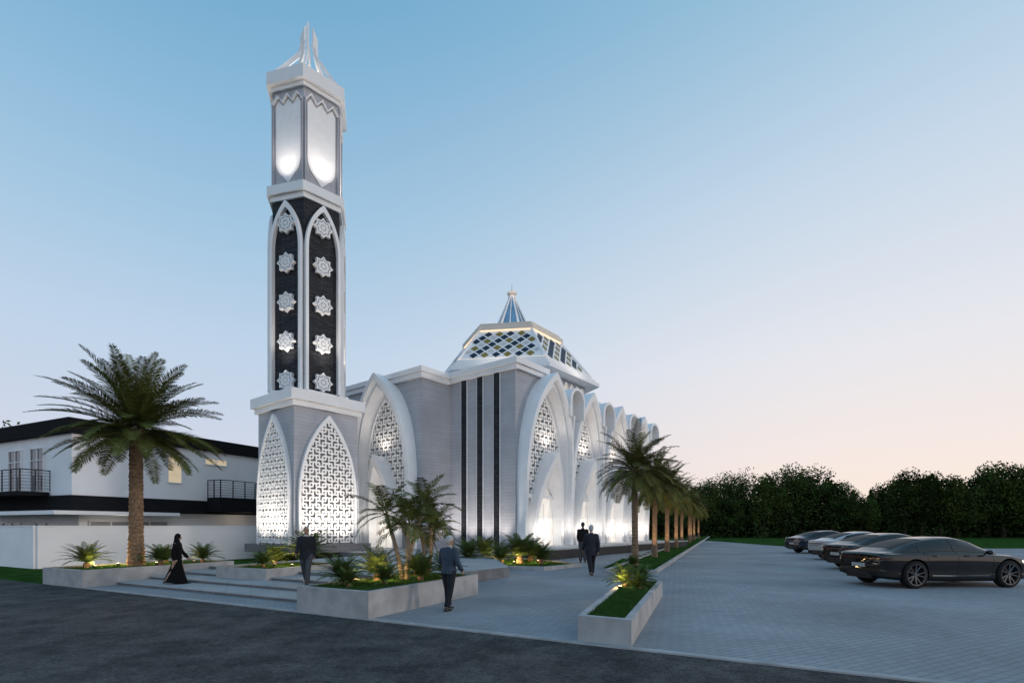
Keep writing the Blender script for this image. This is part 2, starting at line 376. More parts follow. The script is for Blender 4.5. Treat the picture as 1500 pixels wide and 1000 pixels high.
# roof
HC=Vector((12.0,9.7))
def hexp(r,c=HC,off=0): return [(c.x+r*math.cos(math.radians(60*k+off)),c.y+r*math.sin(math.radians(60*k+off))) for k in range(6)]
mb=MB();mb.prism(hexp(7.6),9.6,12.3);mb.prism(hexp(7.75),12.303,12.5);mb.obj('roof_step',WHITE,Bo)
mb=MB();mb.prism(hexp(6.4),12.5,13.8);mb.obj('drum',STONE,Bo)
mb=MB();mb.prism(hexp(7.65),13.803,14.1);mb.prism(hexp(7.3),14.103,14.42);mb.prism(hexp(6.98),14.423,14.75);mb.obj('eaves',WHITE,Bo)
mb=MB();mb.prism(hexp(4.5),17.8,18.1);mb.prism(hexp(4.2),18.103,18.4);mb.obj('roof_cap',BEIGE,Bo)
mb=MB();mb.prism(hexp(4.42),17.753,17.797);mb.obj('led_strip',LED,Bo)
mb=MB();mb.prism(hexp(6.88),14.751,14.80);mb.obj('led_strip',LED,Bo)
for k in range(6):
    A=math.radians(60*k+30);ap=6.4*math.cos(math.pi/6)
    M=Matrix.Translation((HC.x,HC.y,0))@Matrix.Rotation(A-math.pi/2,4,'Z')
    if k in (0,1,2): continue
    for i in range(7):
        x=-2.55+i*.85;mw=MB();mf=MB()
        mw.M=M@Matrix.Translation((x,ap+.015,12.35));A1=arch(.5,.6,1.1,.2,6,2)
        poly_arch(mw,A1,.0);mw.obj('drum_window',GLOW,Bo)
        mf.M=M@Matrix.Translation((x,ap+.002,12.35));ring(mf,arch(.68,.6,1.26,.1,6,2),A1,0,.12);mf.obj('drum_window_frame',WHITE,Bo)
# tiled pyramid
mb=MB();z0,z1,r0,r1=14.803,17.75,6.75,4.25
mb.prism(hexp(r0),z0,z1,0,hexp(r1))
for k in range(6):
    a0,a1=[Vector((*p,z0)) for p in (hexp(r0)[k],hexp(r0)[(k+1)%6])]
    b0,b1=[Vector((*p,z1)) for p in (hexp(r1)[k],hexp(r1)[(k+1)%6])]
    m0=(a0+a1)/2;m1=(b0+b1)/2;ex=(a1-a0).normalized();ey=(m1-m0);Hs=ey.length;ey.normalize();nn=ex.cross(ey)
    if nn.z<0:nn=-nn
    def pt(x,y):return tuple(m0+ex*x+ey*y+nn*.03)
    dx=.90;dy=Hs/4*.985
    hw=lambda y:r0/2+(r1-r0)/2*y/Hs-.08
    for j in range(1,9):
        yc=j*dy/2
        if yc+dy*.37>Hs: continue
        for i in range(-5,6):
            xc=(i+(.5 if j%2 else 0))*dx
            s1=dx*.385;s2=dy*.385
            if abs(xc)+s1*.75>hw(yc): continue
            if j%2==1: mi=2 if (i+j//2)%2==0 else 1
            else: mi=0 if (i+j//2)%2==0 else 1
            if mi==0:
                for q in (-.12,.0,.12):
                    mb.add([pt(xc-s1*.5+q,yc-q*.8-s2*.5),pt(xc-s1*.5+.04+q,yc-s2*.5-.03-q*.8),pt(xc+s1*.5+q,yc+s2*.5-.03-q*.8),pt(xc+s1*.5-.04+q,yc+s2*.5-q*.8)],[(0,1,2,3)],3)
                continue
            mb.add([pt(xc-s1,yc),pt(xc,yc-s2),pt(xc+s1,yc),pt(xc,yc+s2)],[(0,1,2,3)],mi)
mb.obj('tiled_roof',[WTILE,BLUET,GOLD,CONC],Bo)
for k in range(6):
    mb=MB();A=hexp(6.8)[k];B=hexp(4.3)[k];mb.tube([(A[0],A[1],14.8),(B[0],B[1],17.76)],[.11,.11],6);mb.obj('roof_rib',WTILE,Bo)
mb=MB();mb.prism(hexp(1.75),18.4,22.0,0,hexp(.2));mb.obj('lantern_glass',GLASSB,Bo)
mb=MB();mb.prism(hexp(2.2),18.403,18.75);mb.prism(hexp(.34),21.95,22.15);
for k in range(6):
    A=hexp(1.78)[k];B=hexp(.24)[k];mb.tube([(A[0],A[1],18.6),(B[0],B[1],22.0)],[.10,.07],6)
    A2=hexp(1.78)[(k+1)%6];B2=hexp(.24)[(k+1)%6]
    mb.tube([((A[0]+A2[0])/2,(A[1]+A2[1])/2,18.6),((B[0]+B2[0])/2,(B[1]+B2[1])/2,22.0)],[.05,.04],5)
mb.obj('lantern_frame',WHITE,Bo)
mb=MB();c=(HC.x,HC.y)
mb.prism(hexp(.22),22.1,22.3,0,hexp(.40));mb.prism(hexp(.42),22.303,22.4)
for k in range(6):
    A=hexp(.40)[k];mb.tube([(A[0],A[1],22.4),(A[0],A[1],22.6)],[.04,.015],5)
mb.cyl((*c,22.4),(*c,23.3),.06,.015,8)
mb.obj('finial',BEIGE,Bo)
for k in (3,4,5):
    a=math.radians(60*k+30);r=8.4
    light('SPOT',(HC.x+r*math.cos(a),HC.y+r*math.sin(a),14.35),(HC.x+4.6*math.cos(a),HC.y+4.6*math.sin(a),16.6),80,(1,.88,.76),Bo,.3,140)
light('POINT',(HC.x-2.6,HC.y-1.6,19.0),None,35,(1,.80,.6),Bo,.2)
light('POINT',(HC.x-.7,HC.y-.7,22.5),None,12,(1,.74,.55),Bo,.1)
for y in (.75,2.08,3.42,4.75):
    light('SPOT',(-.7,y,.5),(-.05,y,6),300,WW,Bo,.2,80)
light('SPOT',(-1.0,4.9,.55),(-1.2,5.3,6),220,WW,Bo,.15,80)
light('SPOT',(-2.9,5.7,.5),(-2.5,5.7,6),110,WW,Bo,.15,75)

# ------------------------------------------------------------ MINARET
mc=Vector((-11.84,29.8))
Mo=empty('minaret',(mc.x,mc.y,0),UA,'tall white minaret with black brick shaft, lit star panels and spire','minaret')
Z2=Vector((0,0))
mb=MB();mb.box(-2.5,2.5,-2.5,2.5,.34,.80);mb.obj('plinth',PLINTH,Mo)
mb=MB();mb.box(-1.96,1.96,-1.96,1.96,.78,8.2);mb.obj('base_wall',STONE,Mo)
mb=MB();mb.box(-2.12,2.12,-2.12,2.12,8.203,8.5);mb.box(-2.28,2.28,-2.28,2.28,8.503,9.05);mb.prism(hexp(2.25,Z2),9.053,9.2);mb.obj('base_cornice',WHITE,Mo)
bb=1.96
for ii,M in enumerate((fM(0,-bb,1,0,0,-1),fM(-bb,0,0,1,-1,0),fM(bb,0,0,1,1,0),fM(0,bb,1,0,0,1))):
    A0=arch(3.56,3.4,7.95,.8,18,4,.6);A1=arch(3.3,3.4,7.65,.8,18,4,.6)
    mb=MB();mb.M=M;ring(mb,A0,A1,.01,.2);mb.obj('arch_frame',WHITE,Mo)
    mb=MB();mb.M=M;poly_arch(mb,A1,.02);mb.obj('screen_backing',BACK,Mo)
    mb=MB();mb.M=M;lattice(mb,3.3,3.4,7.65,.8,.19,.079,.07,.15,None,.6);mb.obj('lattice_screen',WHITE2,Mo)
    if ii<2:
        for x in (-1,1): light('SPOT',M@Vector((x,1.3,.9)),M@Vector((x*.6,.1,3.8)),400,WW,Mo,.2,110)
SO=-7.0
def rh(r,k0=0):return [(r*math.cos(math.radians(60*k+SO)),r*math.sin(math.radians(60*k+SO))) for k in range(6)]
mb=MB();mb.prism(rh(2.02),9.2,19.65);mb.obj('shaft',BLACKB,Mo)
mb=MB();mb.prism(rh(2.15),19.653,19.95);mb.prism(rh(2.33),19.953,20.45);mb.obj('middle_cornice',WHITE,Mo)
mb=MB();mb.prism(rh(1.95),20.453,25.75);mb.obj('upper_wall',SILVER,Mo)
mb=MB();mb.prism(rh(2.12),25.753,26.0);mb.prism(rh(2.35),26.003,26.7);mb.prism(rh(2.0),26.703,26.95);mb.obj('upper_cornice',WHITE,Mo)
ap=2.02*math.cos(math.pi/6);ap2=1.95*math.cos(math.pi/6)
for k in range(6):
    A=math.radians(60*k+30+SO)
    M=Matrix.Rotation(A-math.pi/2,4,'Z')@Matrix.Translation((0,ap,0))
    mb=MB();mb.M=M;ring(mb,arch(1.98,16.9,19.55,9.2,14,4),arch(1.68,16.9,19.2,9.2,14,4),.003,.26);mb.obj('arch_frame',WHITE,Mo)
    for i in range(5):
        z=9.75+i*2.14;mb=MB();mb.M=M@Matrix.Translation((0,.0,z))
        pts=[]
        for j in range(16):
            r=.56 if j%2==0 else .41;t=math.pi*j/8;pts.append((r*math.cos(t),r*math.sin(t)))
        def sc_(f):return [(x*f,z_*f) for x,z_ in pts]
        def rr_(p,d):return [(x,d,z_) for x,z_ in p]
        mb.loft([rr_(pts,.01),rr_(pts,.22),rr_(sc_(.80),.23),rr_(sc_(.80),.19)],True)
        mb.add(rr_(sc_(.80),.19),[tuple(range(16))],1)
        mb.loft([rr_(sc_(.66),.191),rr_(sc_(.66),.225),rr_(sc_(.36),.225),rr_(sc_(.36),.191)],True)
        mb.loft([rr_(sc_(.24),.191),rr_(sc_(.24),.225),rr_(sc_(.02),.225)],True)
        for j in range(8):
            t=math.pi*j/4
            mb.tube([(.10*math.cos(t),.2,.10*math.sin(t)),(.45*math.cos(t),.2,.45*math.sin(t))],[.022,.022],4)
        mb.obj('star_panel',[WHITE,STARF],Mo)
    if k in (2,3,4,5):
        light('SPOT',M@Vector((0,.75,9.35)),M@Vector((0,.2,16)),560,WW,Mo,.1,55)
    M=Matrix.Rotation(A-math.pi/2,4,'Z')@Matrix.Translation((0,ap2,0))
    for x in (-.93,.93):
        mb=MB();mb.M=M;mb.box(x-.03,x+.03,.002,.12,20.46,25.2);mb.obj('facade_fin',SILVER,Mo)
    mb=MB();mb.M=M
    zz=[(-.93,25.0),(-.62,25.4),(-.31,25.0),(0,25.4),(.31,25.0),(.62,25.4),(.93,25.0)]
    for (xa,za),(xb,zb) in zip(zz[:-1],zz[1:]):
        mb.add([(xa,.003,za),(xb,.003,zb),(xb,.003,zb+.09),(xa,.003,za+.09),(xa,.17,za),(xb,.17,zb),(xb,.17,zb+.09),(xa,.17,za+.09)],[(4,5,6,7),(0,1,5,4),(3,2,6,7),(0,4,7,3),(1,2,6,5)])
    mb.obj('zigzag_trim',WHITE,Mo)
    mb=MB();mb.M=M
    pl=[(.80*math.cos(t)*(1.0) ,21.95-1.0*math.sin(t)-.28*max(0,1-abs(math.cos(t))*2.2)) for t in [math.pi*i/20 for i in range(21)]]
    pan=[(-.80,24.95)]+[(-x,z) for x,z in pl]+[(.80,24.95),(.62,25.25),(.31,24.9),(0,25.25),(-.31,24.9),(-.62,25.25)]
    mb.loft([[(x,.004,z) for x,z in pan],[(x,.05,z) for x,z in pan]],True);mb.add([(x,.05,z) for x,z in pan],[tuple(range(len(pan)))])
    mb.obj('niche_panel',WTILE,Mo)
    if k in (2,3,4,5): light('SPOT',M@Vector((0,.85,20.8)),M@Vector((0,.02,22.6)),170,(1,.87,.78),Mo,.3,90)
for k in range(6):
    a=math.radians(60*k+SO);mb=MB();mb.M=Matrix.Rotation(a,4,'Z')
    hgt=(30.9,29.9)[k%2]
    prof=[(2.0,26.95),(1.72,26.95),(.50,28.7),(.30,29.3),(.22,hgt),(.52,hgt-.55),(.56,29.0),(1.15,28.15)]
    n=len(prof);mb.add([(x,-.06,z) for x,z in prof]+[(x,.06,z) for x,z in prof],[tuple(range(n)),tuple(range(2*n-1,n-1,-1))]+[(i,(i+1)%n,n+(i+1)%n,n+i) for i in range(n)])
    mb.obj('crown_blade',WHITE,Mo)
light('POINT',(0,0,27.4),None,60,(1,.85,.7),Mo,.2)

# ------------------------------------------------------------ HOUSE
HA=math.radians(65)
Ho=empty('house',(-23.65,27.5,-.15),HA,'two storey white house with flat black roof and balconies','house')
mb=MB();mb.box(0,18,0,16,3.0,7.0);mb.box(.6,18,.6,16,.0,2.9);mb.obj('wall',HOUSEW,Ho)
mb=MB();mb.box(-.25,18.5,-.25,16.5,6.95,7.75);mb.obj('roof',FASCIA,Ho)
mb=MB();mb.box(-.08,18,-.08,16,2.75,3.62);mb.obj('band',FASCIA,Ho)
mb=MB();mb.box(-1.3,5,-1.2,-.0,2.55,2.75);mb.box(-1.3,-.08,0,10,2.55,2.75);mb.obj('canopy',HOUSEW,Ho)
def window(M,w,h,m=WINGL,mull=1,name='window'):
    e=empty(name,(0,0,0),0,parent=Ho)
    mb=MB();mb.M=M;mb.box(-w/2,w/2,.01,.03,0,h);mb.obj('pane',m,e)
    mb=MB();mb.M=M
    f=.06
    mb.box(-w/2-f,-w/2,.005,.09,-f,h+f);mb.box(w/2,w/2+f,.005,.09,-f,h+f);mb.box(-w/2,w/2,.005,.085,h,h+f);mb.box(-w/2,w/2,.005,.085,-f,0)
    for i in range(mull): 
        x=-w/2+w*(i+1)/(mull+1);mb.box(x-.03,x+.03,.03,.08,0,h)
    if h>1.5: mb.box(-w/2,w/2,.031,.079,h*.72,h*.72+.05)
    mb.obj('frame',HOUSEW,e)
    return e
def hx(a,z): return fM(a,0,1,0,0,-1)@Matrix.Translation((0,0,z))
def hy(a,z): return fM(0,a,0,1,-1,0)@Matrix.Translation((0,0,z))
window(hx(5.4,4.7),.8,1.6,WINLIT,0);window(hx(8.15,6.1),1.5,.35,WINLIT,1)
window(hy(3.5,3.9),1.4,2.4,WINGL,1);window(hy(6.0,3.9),1.4,2.4,WINGL,1)
window(fM(0,4,0,1,-1,0)@Matrix.Translation((0,-.6,1.6)),2.2,.5,WINGL,1)
window(fM(0,8,0,1,-1,0)@Matrix.Translation((0,-.6,1.6)),2.2,.5,WINGL,1)
window(fM(3.2,.6,1,0,0,-1)@Matrix.Translation((0,0,.1)),4.2,2.1,HOUSEG,3,'garage_door')
def balcony(pts):
    mb=MB()
    for (x0,y0),(x1,y1) in zip(pts[:-1],pts[1:]):
        L_=math.hypot(x1-x0,y1-y0);n=int(L_/1.0)+1
        for z in (4.0,4.17,4.34,4.51,4.68,4.85): mb.tube([(x0,y0,z),(x1,y1,z)],[.012]*2,5)
        mb.tube([(x0,y0,5.0),(x1,y1,5.0)],[.03]*2,6)
        for i in range(n+1): 
            t=i/n;x=x0+(x1-x0)*t;y=y0+(y1-y0)*t;mb.box(x-.025,x+.025,y-.025,y+.025,3.85,5.0)
    mb.obj('balcony_railing',BLACKM,Ho)
balcony([(0,2.2),(-1.3,2.2),(-1.3,12),(0,12)])
mb=MB();mb.box(-1.4,-.09,2.1,12.1,3.6,3.82);mb.obj('balcony_floor',FASCIA,Ho)
balcony([(7.6,0),(7.6,-1.3),(11.2,-1.3),(11.2,0)])
mb=MB();mb.box(7.5,11.3,-1.4,-.09,2.9,3.85);mb.obj('balcony_floor',FASCIA,Ho)
light('POINT',(10,-.8,2.5),None,14,(1,.8,.6),Ho,.1)
light('POINT',(2,-.7,2.3),None,10,(1,.9,.8),Ho,.1)

def wallbox(p0,p1,h,th,lab,m=WALLW,z0=-.15):
    p0=Vector(p0);p1=Vector(p1);d=(p1-p0);n=Vector((-d.y,d.x)).normalized()*th/2
    mb=MB();mb.prism([tuple(p0-n),tuple(p1-n),tuple(p1+n),tuple(p0+n)],z0,h)
    n2=n*1.25
    mb.prism([tuple(p0-n2),tuple(p1-n2),tuple(p1+n2),tuple(p0+n2)],h+.002,h+.06)
    return mb.obj('boundary_wall',m,label=lab,cat='wall')
wallbox((-21.7,23.4),(-15.2,31.6),1.76,.2,'plain white rendered boundary wall beside the steps')
wallbox((-36,30.8),(-21.75,23.4),1.76,.2,'plain white rendered boundary wall in front of the house')

# ------------------------------------------------------------ PLANTERS
def planter(pts,h,label,th=.12,z0=0,grass=True,blades=0,gz=.06):
    e=empty('planter',(pts[0][0],pts[0][1],0),0,label,'planter')
    loc=[Vector(p)-Vector(pts[0]) for p in pts];n=len(loc);c=sum(loc,Vector((0,0)))/n
    inn=[]
    for i in range(n):
        a=(loc[i]-loc[i-1]).normalized();b=(loc[(i+1)%n]-loc[i]).normalized()
        na=Vector((-a.y,a.x));nb=Vector((-b.y,b.x))
        if na.dot(c-loc[i])<0: na=-na
        if nb.dot(c-loc[i])<0: nb=-nb
        m=(na+nb);inn.append(loc[i]+m*th/(1+na.dot(nb)))
    mb=MB()
    mb.loft([[(p.x,p.y,z0) for p in loc],[(p.x,p.y,z0+h-.015) for p in loc],[(p.x*.997+inn[i].x*.003,p.y*.997+inn[i].y*.003,z0+h) for i,p in enumerate(loc)],[(p.x,p.y,z0+h) for p in inn],[(p.x,p.y,z0+h-.2) for p in inn]],True)
    mb.obj('planter_wall',CONC,e)
    mb=MB();mb.add([(p.x,p.y,z0+h-gz) for p in inn],[tuple(range(n))]);mb.obj('soil',GRASS,e)
    if blades:
        mb=MB();rr=random.Random(3);xs=[p.x for p in inn];ys=[p.y for p in inn];k=0
        def inside(x,y):
            s=None
            for i in range(n):
                a=inn[i];b=inn[(i+1)%n];cr=(b.x-a.x)*(y-a.y)-(b.y-a.y)*(x-a.x)
                if s is None:s=cr>0
                elif (cr>0)!=s:return False
            return True
        while k<blades:
            x=rr.uniform(min(xs),max(xs));y=rr.uniform(min(ys),max(ys))
            if not inside(x,y):continue
            k+=1;a=rr.uniform(0,6.28);w_=.006;hh=rr.uniform(.04,.10);lx=rr.uniform(-.03,.03);ly=rr.uniform(-.03,.03)
            mb.add([(x-w_*math.cos(a),y-w_*math.sin(a),z0+h-gz),(x+w_*math.cos(a),y+w_*math.sin(a),z0+h-gz),(x+lx,y+ly,z0+h-gz+hh)],[(0,1,2)])
        g=mb.obj('grass_blades',BLADE,e);g['kind']='stuff'
    return e
planter([P(-11.5,-.0),P(-9.01,-.0),P(-9.01,4.7),P(-11.5,4.7)],.5,'long grey concrete planter with a date palm',blades=5000)
planter([P(-6.8,2.6),P(-4.4,2.6),P(-4.4,5.6),P(-6.8,5.6)],.52,'low grey concrete planter beside the steps',blades=2500)
planter([P(0.01,.02),P(2,.02),P(2,4.1),P(0.01,4.1)],.53,'grey concrete planter with lit palms and cycads',blades=16000)
planter([(1.03,8.04),(1.78,7.63),(3.85,13.1),(2.95,13.45)],.40,'narrow grey concrete planter with trimmed grass',blades=18000)
planter([(-2.6,22.0),(1.3,20.6),(3.1,22.6),(.2,27.0),(-2.2,27)],.16,'low planter bed at the mosque corner',blades=5000)
def rowx(y): return 5.28+.42*(y-22)
planter([(rowx(19.8)-.75,19.8),(rowx(19.8)+1.1,19.3),(rowx(88)+1.1,88),(rowx(88)-.75,88)],.14,'long narrow planting strip with a row of palms',blades=9000)
mb=MB();q=[(3.9,21.9),(rowx(22)-.85,21.9),(rowx(60)-.85,60),(rowx(60)-4.0,60)];mb.add([(a,b,.02) for a,b in q],[(0,1,2,3)])
mb.obj('lawn',GRASS,kind='structure',label='grass strip beside the mosque podium',cat='lawn')
for i in range(16):
    y=22.6+i*1.7
    xl=3.9+((rowx(60)-4.0)-3.9)*(y-21.9)/38.1+.2;xr=rowx(y)-1.05
    if xr-xl<.4: continue
    mb=MB();mb.box(xl,xr,y,y+1.1,.0,.06);o=mb.obj('stepping_stone',PLATM,label='pale rectangular stepping slab set in grass',cat='paving slab',group='stepping slabs beside the mosque')

# ------------------------------------------------------------ PALMS
def frond(mb,base,az,el,L_,droop,nl,ll,lw,rr,vup=.25,rw=.02,start=.12,hang=.25):
    p=Vector(base);n=12;pts=[p.copy()];tan=[]
    for i in range(n):
        t=(i+.5)/n;e=el-droop*t**1.25
        d=Vector((math.cos(az)*math.cos(e),math.sin(az)*math.cos(e),math.sin(e)));tan.append(d);p=p+d*L_/n;pts.append(p.copy())
    tan.append(tan[-1])
    mb.tube(pts,[rw*(1-.85*i/n) for i in range(n+1)],3,ref=(-math.sin(az),math.cos(az),0),cap=False)
    side0=Vector((-math.sin(az),math.cos(az),0));tw=rr.uniform(-.35,.35)
    for k in range(nl):
        t=start+(1-start)*(k+rr.uniform(-.2,.2))/nl;t=max(0,min(.999,t));f=t*n;i=int(f)
        q=pts[i].lerp(pts[i+1],f-i);d=tan[i]
        up=side0.cross(d);up=-up if up.z<0 else up
        l=ll*(math.sin(math.pi*min(1,(.12+t*.86)))**.6)*rr.uniform(.8,1.15)
        for s in (-1,1):
            dr=(side0*s*math.cos(tw)+up*(vup+s*math.sin(tw)*.6+rr.uniform(-.12,.12))+d*(.45+.5*t+rr.uniform(-.1,.1))).normalized()
            tip=q+dr*l+Vector((0,0,-l*hang))
            w_=d*lw*.5
            m=q.lerp(tip,.45)+Vector((0,0,l*.06))
            mb.add([tuple(q-w_*.5),tuple(m-w_),tuple(tip),tuple(m+w_),tuple(q+w_*.5)],[(0,1,2,3,4)])
def palm(H,r,Lf,nf,seed,name='palm_tree',nl=40,ll=.5,lean=0,lw=.042,elr=112,dr0=48,dr1=48,hang=.25,fm=None):
    rr=random.Random(seed)
    e=empty(name,(0,0,0))
    mb=MB();rows=[];n=18
    steps=int(H/.07)
    for i in range(steps+1):
        z=H*i/steps;t=z/H;rad=r*(1.28-.28*min(1,t*4)) if t<.25 else r*(1-.12*(t-.25))
        if t>.88: rad*=1+(t-.88)*2.2
        rad*=1+(.07 if i%2 else -.03)
        off=(math.pi/n)*(i%2)
        rows.append([(lean*t*t+rad*math.cos(2*math.pi*k/n+off)*(1+.05*((k*7+i*3)%5-2)/2),rad*math.sin(2*math.pi*k/n+off)*(1+.05*((k*5+i*11)%5-2)/2),z) for k in range(n)])
    mb.loft(rows,True,cap=True);mb.obj('trunk',BARK,e)
    mb=MB()
    for i in range(nf):
        t=(i+.5)/nf;az=i*2.39996+rr.uniform(-.2,.2)
        el=math.radians(84-elr*t**.8)+rr.uniform(-.13,.13);dr=math.radians(dr0+dr1*t*rr.uniform(.6,1.2))
        if t>.8: dr*=.7
        frond(mb,(lean+.10*math.cos(az),.10*math.sin(az),H+.12-.35*t),az,el,Lf*rr.uniform(.8,1.06)*(1-.14*t),dr,nl,ll,lw,rr,hang=hang)
    mb.obj('crown',fm or FROND,e)
    return e
p=palm(4.68,.205,2.95,84,1,nl=64,ll=.46,lw=.036,elr=102,dr0=30,dr1=34,hang=.13);p.location=(-12.7,17.3,.4);tag(p,'tall date palm with arching fronds in a concrete planter','palm tree')
pr=palm(4.15,.13,2.05,66,2,nl=42,ll=.41,lw=.036,elr=112,dr0=46,dr1=38,hang=.2,fm=FROND3);pr.location=(5.28,22,.1);tag(pr,'date palm lit from below beside the parking area','palm tree',group='row of palms along the parking')
pr2=palm(4.05,.13,2.05,60,5,nl=38,ll=.41,lw=.042,elr=112,dr0=46,dr1=38,hang=.2,fm=FROND3);pr2.location=(rowx(28),28,.1);tag(pr2,'date palm lit from below beside the parking area','palm tree',group='row of palms along the parking')
for i in range(2,9):
    y=22+6*i
    copy_thing(pr if i%2 else pr2,(rowx(y)+R.uniform(-.2,.2),y,.1),R.uniform(0,6),R.uniform(.93,1.05))
for i in range(0,9):
    y=22+6*i;light('SPOT',(rowx(y)-.3,y-.8,.2),(rowx(y),y,3.6),220,(1,.70,.40),None,.06,80)

def clump_palm(stems,seed,Lf=1.15,nf=11,nl=15,ll=.42,lw=.06):
    rr=random.Random(seed);e=empty('palm_tree',(0,0,0));mt=MB();mc_=MB()
    for (x,y,dx,dy,h) in stems:
        pts=[(x+dx*t**1.3,y+dy*t**1.3,h*t) for t in [i/10 for i in range(11)]]
        mt.tube(pts,[.058-.02*i/10+(.007 if i%2 else 0) for i in range(11)],9)
        tip=pts[-1]
        for i in range(nf):
            t=(i+.5)/nf;az=i*2.4+rr.uniform(-.2,.2);el=math.radians(82-100*t)
            frond(mc_,tip,az,el,Lf*rr.uniform(.8,1.05),math.radians(45+28*t),nl,ll,lw,rr,.2,.012,.18,hang=.25)
    mt.obj('trunk',BARKP,e,True);mc_.obj('crown',FROND,e);return e
cp=clump_palm([(0,0,-.42,.1,1.6),(.05,.05,.45,.1,1.8),(.12,-.05,.1,-.25,1.35)],4,1.1,14,25,.30,.032)
x,y=P(1.0,2.4);cp.location=(x-.1,y,.47);tag(cp,'slender three stemmed palm lit from below in the planter','palm tree')
cp2=copy_thing(cp,(-2.2,13.6,.47),2.2,.85,'slender three stemmed palm rising from the planter')
def cycad(seed,nf=30,Lf=.85,nl=26,ll=.17):
    rr=random.Random(seed);e=empty('cycad_plant',(0,0,0));mb=MB();mb.tube([(0,0,-.03),(0,0,.14),(0,0,.2)],[.1,.09,.03],8);mb.obj('trunk',BARK,e)
    mb=MB()
    for i in range(nf):
        t=(i+.5)/nf;az=i*2.4+rr.uniform(-.15,.15);el=math.radians(80-62*t)
        frond(mb,(0,0,.18),az,el,Lf*rr.uniform(.8,1.1),math.radians(45+15*t),nl,ll,.022,rr,.3,.01,.12)
    mb.obj('leaves',FROND2,e);return e
cy=[cycad(21,40),cycad(22,38,.75)]
cpos=[(P(-10.9,.9),.44,1.0),(P(-9.5,2.4),.44,1.0),(P(-9.6,3.9),.44,.9),(P(-11,3.4),.44,.8),
      (P(-6.1,4.2),.46,.9),(P(-5.0,4.6),.46,1.55),(P(-5.5,3.3),.46,.7),
      (P(.4,.9),.47,.9),(P(.5,1.9),.47,1.0),(P(1.5,3.3),.47,.9),(P(1.3,1.3),.47,.65),(P(.6,3.3),.47,.9),(P(1.5,2.3),.47,.8),(P(.9,.6),.47,.6),
      ((2.62,11.9),.34,.7),((3.1,12.4),.34,.7),((2.9,11.6),.34,.5),
      ((.35,23.3),.1,1.8),((1.3,23.0),.1,1.2),((-1.3,25),.1,1.6),((-2.0,23.6),.1,1.4),((.9,24.6),.1,1.5),((-.5,22.9),.1,1.2),((5.0,21.2),.08,.7)]
grp='cycads planted in the beds'
for i,(pp,z,s) in enumerate(cpos):
    if i<2: o=cy[i];o.location=(*pp,z);o.scale=(s,)*3;tag(o,'feathery cycad lit by a small warm ground lamp','plant',group=grp)
    else: copy_thing(cy[i%2],(*pp,z),R.uniform(0,6),s)
lp=[(P(-10.4,.9),.46,22),(P(-10.1,2.6),.46,30),(P(-9.8,3.7),.46,18),(P(-10.7,1.7),.46,60),(P(-5.6,3.8),.48,26),(P(-5.0,4.0),.48,26),
    (P(.3,1.4),.48,20),(P(.9,1.7),.48,30),(P(.6,2.7),.48,26),((2.45,11.6),.36,18),
    ((.1,22.9),.12,60),((-.9,24.4),.12,60),((1.2,23.6),.12,40)]
for i,(pp,z,e_) in enumerate(lp):
    e=empty('garden_uplight',(*pp,z),0,'small black ground uplight with warm glow','lamp',group='uplights in the planting beds')
    mb=MB();mb.cyl((0,0,-.04),(0,0,.08),.045,.055,10);mb.obj('lamp_body',BLACKM,e)
    mb=MB();mb.cyl((0,0,.081),(0,0,.088),.045,.045,10);mb.obj('lamp_lens',LENS,e)
    light('POINT',(0,0,.22),None,e_*.85,(1,.66,.28),e,.05,name='lamp_light')

# ------------------------------------------------------------ TREES
def bgtree(seed,H=11,W=8,conic=False,nb=44,nlv=130,ls=.42):
    rr=random.Random(seed);e=empty('broadleaf_tree' if not conic else 'conifer_tree',(0,0,0));mb=MB()
    mb.tube([(0,0,-.2),(.1,.05,H*.25),(0,.1,H*.55)],[.28,.22,.1],8)
    for i in range(5):
        a=i*1.3;mb.tube([(0,0,H*(.22+.06*i)),(math.cos(a)*W*.28,math.sin(a)*W*.28,H*(.42+.07*i))],[.1,.04],5)
    mb.obj('trunk',BARK2,e)
    mb=MB()
    for b in range(nb):
        if conic:
            t=rr.random()**.8;z=H*(.08+.88*t);ra=W/2*(1-t)*rr.uniform(.4,1);a=rr.uniform(0,6.28);c=Vector((ra*math.cos(a),ra*math.sin(a),z));br=.25+.7*(1-t)
        else:
            while True:
                c=Vector((rr.uniform(-1,1),rr.uniform(-1,1),rr.uniform(-1,1)))
                if .25<c.length<1: break
            c=Vector((c.x*W*.40,c.y*W*.40,H*.52+c.z*H*.37));br=rr.uniform(.8,1.6)*W/8
        for i in range(nlv):
            d=Vector((rr.gauss(0,1),rr.gauss(0,1),rr.gauss(0,.8)));d=d.normalized()*br*rr.uniform(.5,1.12)
            q=c+d;u=Vector((rr.gauss(0,1),rr.gauss(0,1),rr.gauss(0,1))).normalized();v=u.orthogonal().normalized();s=ls*rr.uniform(.5,1)
            mb.add([tuple(q-u*s*.5),tuple(q+v*s*.35),tuple(q+u*s*.5),tuple(q-v*s*.35)],[(0,1,2,3)])
    mb.obj('crown',LEAF,e);return e
vars_=[bgtree(31),bgtree(32,W=9),bgtree(33,W=7.5),bgtree(34,W=8.5)]
con=bgtree(35,9,4.2,True,60,50,.38)
prof=[(985,712),(1005,702),(1028,696),(1048,688),(1072,705),(1095,684),(1118,690),(1145,676),(1172,673),(1198,684),(1218,698),(1236,712),(1250,718),(1262,722),(1276,716),(1290,712),(1304,702),(1325,690),(1350,678),(1378,684),(1402,690),(1424,694),(1446,676),(1470,668),(1496,672),(1525,668),(1560,672),(1600,676),(960,715),(935,720)]
used=set();tg='trees of the wood behind the parking'
